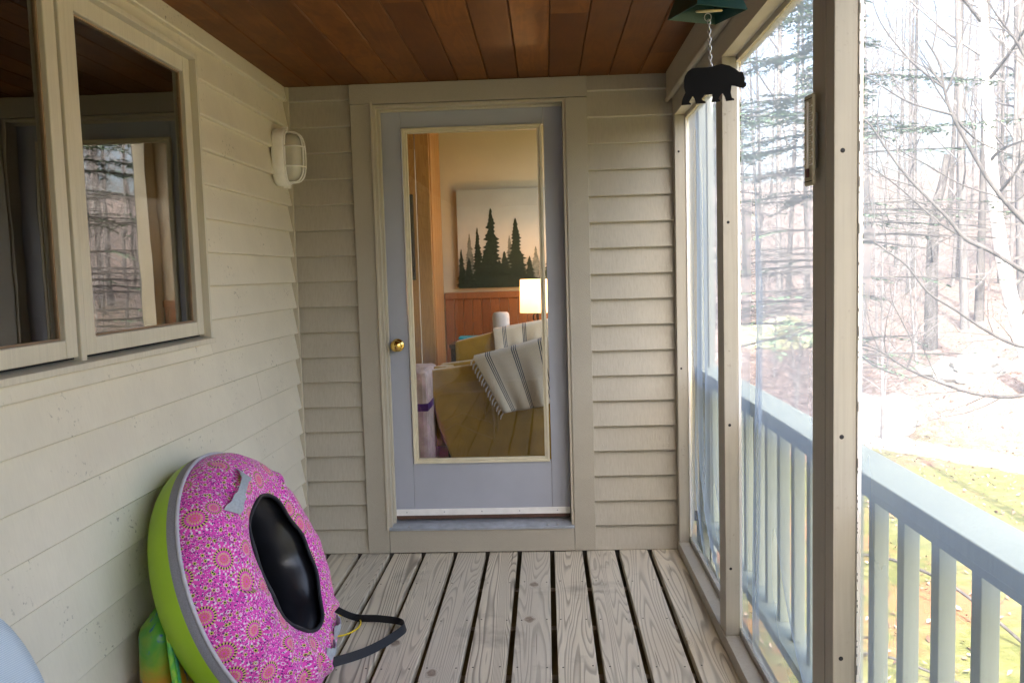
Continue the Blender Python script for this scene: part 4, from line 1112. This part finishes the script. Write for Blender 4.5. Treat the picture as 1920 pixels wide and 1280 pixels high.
def bare_tree(name,label,loc,h,r,seed,mat,lean=(0,0),group=None,nb=12,start=.25,maxl=3,nch=5,sub=True,cat='tree'):
    r_=random.Random(seed); o=thing(name,label,cat,loc,group); base=Vector(loc)
    q=MB(); pts=[];rr=[]; n_=12; cx=cy=0
    ph=r_.uniform(0,6)
    for i in range(n_+1):
        t=i/n_; pts.append(base+Vector((lean[0]*t*h+.12*math.sin(t*4+ph)*r*6,lean[1]*t*h+.1*math.cos(t*3+ph)*r*5,h*t-.15*(i==0)))); rr.append(r*(1.25 if i==0 else 1)*(1-.8*t))
    q.tube(pts,rr,10,cap=False); q.build('trunk',mat,o,recalc=False)
    q=MB()
    for k in range(nb):
        t=start+(1-start)*(k+r_.random()*.8)/nb; i=min(n_-1,int(t*n_)); f=t*n_-i; p=pts[i].lerp(pts[i+1],f); a=r_.uniform(0,6.28)
        d=Vector((math.cos(a),math.sin(a),r_.uniform(.35,.9))); grow(q,r_,p,d,h*r_.uniform(.16,.3)*(1.1-.5*t),rr[i]*.42,0,maxl,nch)
    q.build('branches',M_fine,o,recalc=False); return o
def dup(root,loc,rotz,s,label=None,group=None):
    r_=root.copy(); col.objects.link(r_); r_.location=loc; r_.rotation_euler=(0,0,rotz); r_.scale=(s,s,s*rng.uniform(.9,1.15))
    if label: r_['label']=label
    if group: r_['group']=group
    for c_ in list(root.children):
        k=c_.copy(); col.objects.link(k); k.parent=r_
    return r_
def gp(u,v,y): p=at(u,v,y); return (p.x,p.y,gz(p.x,p.y))
def gl(u,y):   # ground spot under photo column u at depth y
    p=at(u,640,y); return (p.x,y,gz(p.x,y))
LBL='slender bare grey tree standing in the leafless hillside wood'; GRP='bare trees of the hillside wood'
protos=[bare_tree('bare_tree',LBL,gl(1700,22),11,.055,1,M_bark2,group=GRP,nb=20,nch=6),
        bare_tree('bare_tree',LBL,gl(1480,25),13,.075,2,M_bark,(.03,0),group=GRP,nb=22,nch=6),
        bare_tree('bare_tree',LBL,gl(1620,18),9,.04,3,M_bark2,(-.04,.02),group=GRP,nb=24,start=.12,nch=6),
        bare_tree('bare_tree',LBL,gl(1870,24),12,.06,4,M_bark,(.02,.03),group=GRP,nb=20,nch=6)]
SL='thin understory sapling with fine bare twigs on the slope'; SG='saplings below the hillside wood'
sap=[bare_tree('sapling',SL,gl(1655,13.5),3.6,.018,11,M_fine,(.1,0),group=SG,nb=26,start=.1,maxl=3,nch=5),
     bare_tree('sapling',SL,gl(1720,14.5),4.4,.022,12,M_fine,(-.08,0),group=SG,nb=26,start=.12,maxl=3,nch=5),
     bare_tree('sapling',SL,gl(1450,15),4.0,.018,13,M_fine,(.05,.05),group=SG,nb=26,start=.1,maxl=3,nch=5)]
def scatter(src,n,lo,hi,a0,a1,smin,smax,fr=None):
    for k in range(n):
        rr_=lo+(hi-lo)*((k+rng.random())/n)**.8; th_=rng.uniform(a0,a1)
        x=rr_*math.sin(th_); y=rr_*math.cos(th_)
        dup(rng.choice(src),(x,y,gz(x,y)-.05),rng.uniform(0,6.28),rng.uniform(smin,smax))
scatter(protos,110,16,62,R(7),R(58),.8,1.5)
scatter(sap,64,12.8,30,R(8),R(52),.7,1.4)

# marked trees
def trunk_through(name,label,pts,y,rad,mat,nb,seed,maxl=2,cat='tree',bl=1.2,droop=0):
    P_=[at(u,v,y+dy) for (u,v,dy) in pts]; base=P_[-1].copy(); g0=gz(base.x,base.y); 
    o=thing(name,label,cat,(base.x,base.y,g0)); P_.append(Vector((base.x+(base.x-P_[-2].x)*.3,base.y,g0-.1)))
    n_=len(P_); q=MB(); rr=[rad*(.45+.55*i/(n_-1)) for i in range(n_)]
    Q=smooth(P_,4); rq=[rad*(.45+.6*i/(len(Q)-1)) for i in range(len(Q))]
    q.tube(Q,rq,12,cap=False); q.build('trunk',mat,o,recalc=False)
    r_=random.Random(seed); q=MB()
    for k in range(nb):
        i=int((len(Q)-4)*(k+r_.random())/nb*.8); a=r_.uniform(0,6.28)
        grow(q,r_,Q[i],Vector((math.cos(a),math.sin(a),r_.uniform(.1,.9))),bl*r_.uniform(.7,1.5),rad*.22,0,maxl,5,droop)
    q.build('branches',M_twig if mat is M_birch else mat,o,recalc=False); return o
trunk_through('birch_tree','leaning white-barked birch in front of the hillside wood',[(1800,-330,0),(1828,-120,0),(1848,100,0),(1858,300,0),(1872,430,0),(1892,545,0),(1918,640,0),(1945,740,0)],13,.125,M_birch,12,21,bl=2.0)
trunk_through('tall_tree','straight grey trunk left of the white birch',[(1785,-330,0),(1793,-100,0),(1800,150,0),(1804,360,0),(1808,560,0),(1812,690,0)],17,.10,M_bark2,14,22,bl=2.2)
trunk_through('broken_tree','dark leaning trunk with a broken top between the saplings',[(1776,290,0),(1768,340,0),(1756,385,0),(1750,440,0),(1747,520,0),(1745,640,0)],16,.13,M_bark,5,23,bl=.8)
trunk_through('stout_tree','thick grey trunk at the far right, beyond the birch',[(1905,-330,0),(1908,-100,0),(1912,150,0),(1915,380,0),(1920,560,0),(1925,700,0)],20,.17,M_bark2,12,24,bl=2.4)

# near maple: its trunk is outside the frame, its limbs sweep in from the right
my=5.6; tb0=at(2260,700,my); g0=gz(tb0.x,my)
mp=thing('maple_tree','near bare maple sweeping thin arching limbs in from the right','tree',(tb0.x,my,g0))
q=MB(); TP=[Vector((tb0.x+.1,my,g0-.1)),Vector((tb0.x,my,0)),at(2240,600,my),at(2235,350,my),at(2200,100,my),at(2150,-250,my),at(2120,-600,my)]
q.tube(smooth(TP,4),[.13*(1-.7*i/24) for i in range(25)],12,cap=False); q.build('trunk',M_bark,mp,recalc=False)
limbs=[([(2236,700),(2080,540),(1960,450),(1915,410),(1862,350),(1820,280),(1785,215),(1770,165),(1762,120),(1735,75)],.022,0),
([(1785,215),(1745,205),(1700,190),(1650,160),(1606,132)],.009,-.1),
([(1770,165),(1725,130),(1690,95),(1650,40),(1630,-20)],.009,.1),
([(2236,690),(2080,590),(1960,530),(1905,500),(1860,472),(1810,448),(1780,412),(1740,372),(1700,330),(1662,280),(1632,235),(1606,215)],.018,-.25),
([(1862,472),(1830,455),(1780,430),(1735,395),(1690,355),(1650,325),(1606,298)],.011,.2),
([(2236,800),(2060,700),(1960,660),(1900,645),(1850,620),(1790,580),(1740,548),(1700,498),(1650,462),(1606,430)],.013,-.45),
([(2236,820),(2080,770),(1960,738),(1925,740),(1880,744),(1820,736),(1760,716),(1700,690),(1650,658),(1606,640)],.017,-.1),
([(2230,400),(2080,300),(1990,210),(1930,120),(1900,70),(1870,30),(1845,-10)],.016,.3),
([(1785,215),(1830,262),(1880,285),(1925,300)],.008,.25),
([(2230,300),(2060,300),(1960,330),(1900,380),(1860,365),(1800,345),(1740,310),(1700,290),(1650,258),(1606,270)],.008,.5),
([(1700,690),(1712,650),(1690,600),(1672,560),(1668,500)],.006,0)]
def limb(parent,pl,rad,dy,yb,r_,mat=M_twig,name='limb',tw=9,twl=.5):
    P_=[at(u,v,yb+dy*min(1,i/3)) for i,(u,v) in enumerate(pl)]
    Q=smooth(P_,4); mb=MB(); mb.tube(Q,[max(.002,rad*(1-.75*i/(len(Q)-1))) for i in range(len(Q))],7,cap=False)
    for k in range(tw):
        i=r_.randrange(len(Q)//4,len(Q)-1); t_=(Q[i+1]-Q[i]).normalized(); s_=t_.cross(Vector((r_.gauss(0,.4),1,r_.gauss(0,.4)))).normalized()*r_.choice((-1,1))
        grow(mb,r_,Q[i],(t_*.8+s_*.6),twl*r_.uniform(.5,1.3),rad*.28,0,1,4)
    return mb.build(name,mat,parent,recalc=False)
r_=random.Random(77)
for pl,rad,dy in limbs: limb(mp,pl,rad,dy,my,r_,M_bark)

# low branches hanging beyond the balusters
sh=thing('fallen_branch','thin fallen branch lying beyond the balusters','branch',gp(1700,1040,6.5))
mb=MB(); mb.tube(smooth([Vector(gl(u,y))+Vector((0,0,h)) for (u,y,h) in ((1600,6.9,.25),(1680,6.6,.3),(1780,6.2,.28),(1860,5.9,.18),(1930,5.7,.05))]),[.012]*25,6,cap=False)
mb.tube(smooth([Vector(gl(u,y))+Vector((0,0,h)) for (u,y,h) in ((1600,5.6,.05),(1680,5.4,.1),(1790,5.2,.06),(1900,5.0,.03))]),[.009]*19,6,cap=False); mb.build('stem',M_bark,sh,recalc=False)

# hemlock behind the second bay
def hemlock(label,loc,h,seed,nbr=46,group=None):
    r_=random.Random(seed); o=thing('hemlock_tree',label,'tree',loc,group); b=Vector(loc); q=MB(); q.tube([b+Vector((0,0,-.1)),b+Vector((.05,0,h*.4)),b+Vector((0,.05,h))],[.17,.12,.02],10,cap=False); q.build('trunk',M_bark,o,recalc=False)
    q=MB(); nd=MB()
    for k in range(nbr):
        t=.16+.82*k/nbr; a=r_.uniform(0,6.28); L=(1.0-t)*3.4+.4; L*=r_.uniform(.7,1.1); p0=b+Vector((0,0,h*t)); d=Vector((math.cos(a),math.sin(a),.12)); pts=[p0]
        for i in range(7):
            d=(d+Vector((r_.gauss(0,.05),r_.gauss(0,.05),-.075+.02*i))).normalized(); pts.append(pts[-1]+d*L/7)
        q.tube(pts,[.022*(1-.85*i/7)*(L/3) for i in range(8)],4,cap=False)
        bare=t<.42
        for j in range(26 if not bare else 20):
            s=.12+.88*j/26; i=min(6,int(s*7)); f=s*7-i; pp_=pts[i].lerp(pts[i+1],f); base=(pts[i+1]-pts[i]).normalized()
            sd=base.cross(Vector((0,0,1)))*r_.choice((-1,1)); td=(base*.7+sd*.8+Vector((0,0,r_.uniform(-.35,.05)))).normalized(); l2=L*.26*(1.15-s)*r_.uniform(.7,1.2)
            e=pp_+td*l2; mid_=pp_.lerp(e,.5)+Vector((0,0,.03*l2)); q.tube([pp_,mid_,e],[.004,.003,.0015],3,cap=False)
            if bare and r_.random()<.86: continue
            m_=max(6,int(l2*60))
            for c_ in range(m_):
                w_=c_/m_; x_=pp_.lerp(e,w_)+Vector((0,0,.03*l2*math.sin(w_*3.14)))
                sd2=td.cross(Vector((0,0,1))).normalized()*r_.choice((-1,1)); v2=(td*.5+sd2+Vector((0,0,r_.uniform(-.4,.2)))).normalized()*r_.uniform(.04,.10); n2=v2.cross(Vector((r_.gauss(0,.3),r_.gauss(0,.3),1))).normalized()*.013
                nd.add([x_-n2*.4,x_+v2*.5-n2,x_+v2,x_+v2*.5+n2],[(0,1,2,3)])
    q.build('branches',M_twig,o,recalc=False); nd.build('needles',M_needle,o,recalc=False); return o
hemlock('drooping hemlock with dull green needles behind the middle screen bay',gl(1562,10.0),9.5,31,110)
hm2=hemlock('smaller hemlock seen past the first screen bay',gl(1365,19),8,32,50)
dup(hm2,gl(1930,26),1.0,1.1,'hemlock far back at the right edge of the wood')
# rocks
def rock(label,loc,s,seed,mat):
    b=bmesh.new(); bmesh.ops.create_icosphere(b,subdivisions=4,radius=1); r_=random.Random(seed)
    from mathutils import noise
    for v in b.verts:
        n_=noise.fractal(v.co*1.1+Vector((seed*3.7,0,0)),1,2,5); v.co*=1+.38*n_; v.co.z*=.62
    mb=MB(); b.verts.ensure_lookup_table(); mb.add([Vector((loc[0]+v.co.x*s[0],loc[1]+v.co.y*s[1],loc[2]+v.co.z*s[2])) for v in b.verts],[[v.index for v in f.verts] for f in b.faces]); b.free()
    o=mb.build('boulder',mat,None); tag(o,label,'boulder'); return o
M_rock=simple('grey_rock',(.30,.30,.29),.9,0,.2,.4,3,.8,12); M_mrock=simple('mossy_rock',(.20,.21,.13),.9,0,.2,.5,3,.8,12)
rock('grey boulder on the bank beside the pale strip',gl(1650,13.3),(.75,.5,.75),1,M_rock)
rock('low grey rock farther right along the bank',gl(1830,14.2),(.7,.45,.5),2,M_rock)
rock('moss-covered boulder on the slope behind the middle screen bay',gl(1440,17.5),(.9,.6,.8),3,M_mrock)
# leaf litter
mb=MB(); r_=random.Random(9)
for k in range(14000):
    rr_=4+26*r_.random()**1.1; th_=R(r_.uniform(7,52)); x=rr_*math.sin(th_); y=rr_*math.cos(th_)
    if r_.random()<.5 and rr_<11: continue
    s=r_.uniform(.012,.032); a=r_.uniform(0,6.28); z_=gz(x,y)+.012+r_.random()*.02; c_=math.cos(a)*s; d_=math.sin(a)*s; t1=r_.uniform(-.02,.03); t2=r_.uniform(-.02,.03)
    mb.add([(x-c_,y-d_,z_+t1),(x+d_*.6,y-c_*.6,z_),(x+c_,y+d_,z_+t2),(x-d_*.6,y+c_*.6,z_+.01)],[(0,1,2,3)],r_.random())
lm,nt,out=new_mat('fallen_leaves'); g=G(nt); g.bsdf(out,g.ramp(g.rnd(),[(0,(.08,.045,.03)),(.4,(.16,.10,.065)),(.7,(.24,.17,.125)),(1,(.32,.26,.21))]),.8,0,.2)
tag(mb.build('leaf_litter',lm,recalc=False),kind='stuff')

# ------------------------------------------------------------------ render settings
sc.render.engine='CYCLES'
sc.cycles.use_denoising=True
try: sc.cycles.denoiser='OPENIMAGEDENOISE'
except Exception: pass
sc.cycles.max_bounces=10; sc.cycles.diffuse_bounces=6; sc.cycles.glossy_bounces=4; sc.cycles.transparent_max_bounces=24; sc.cycles.transmission_bounces=6
sc.cycles.sample_clamp_indirect=6; sc.cycles.caustics_reflective=False; sc.cycles.caustics_refractive=False
sc.view_settings.view_transform='Standard'; sc.view_settings.look='None'; sc.view_settings.exposure=EXPOSURE; sc.view_settings.gamma=1
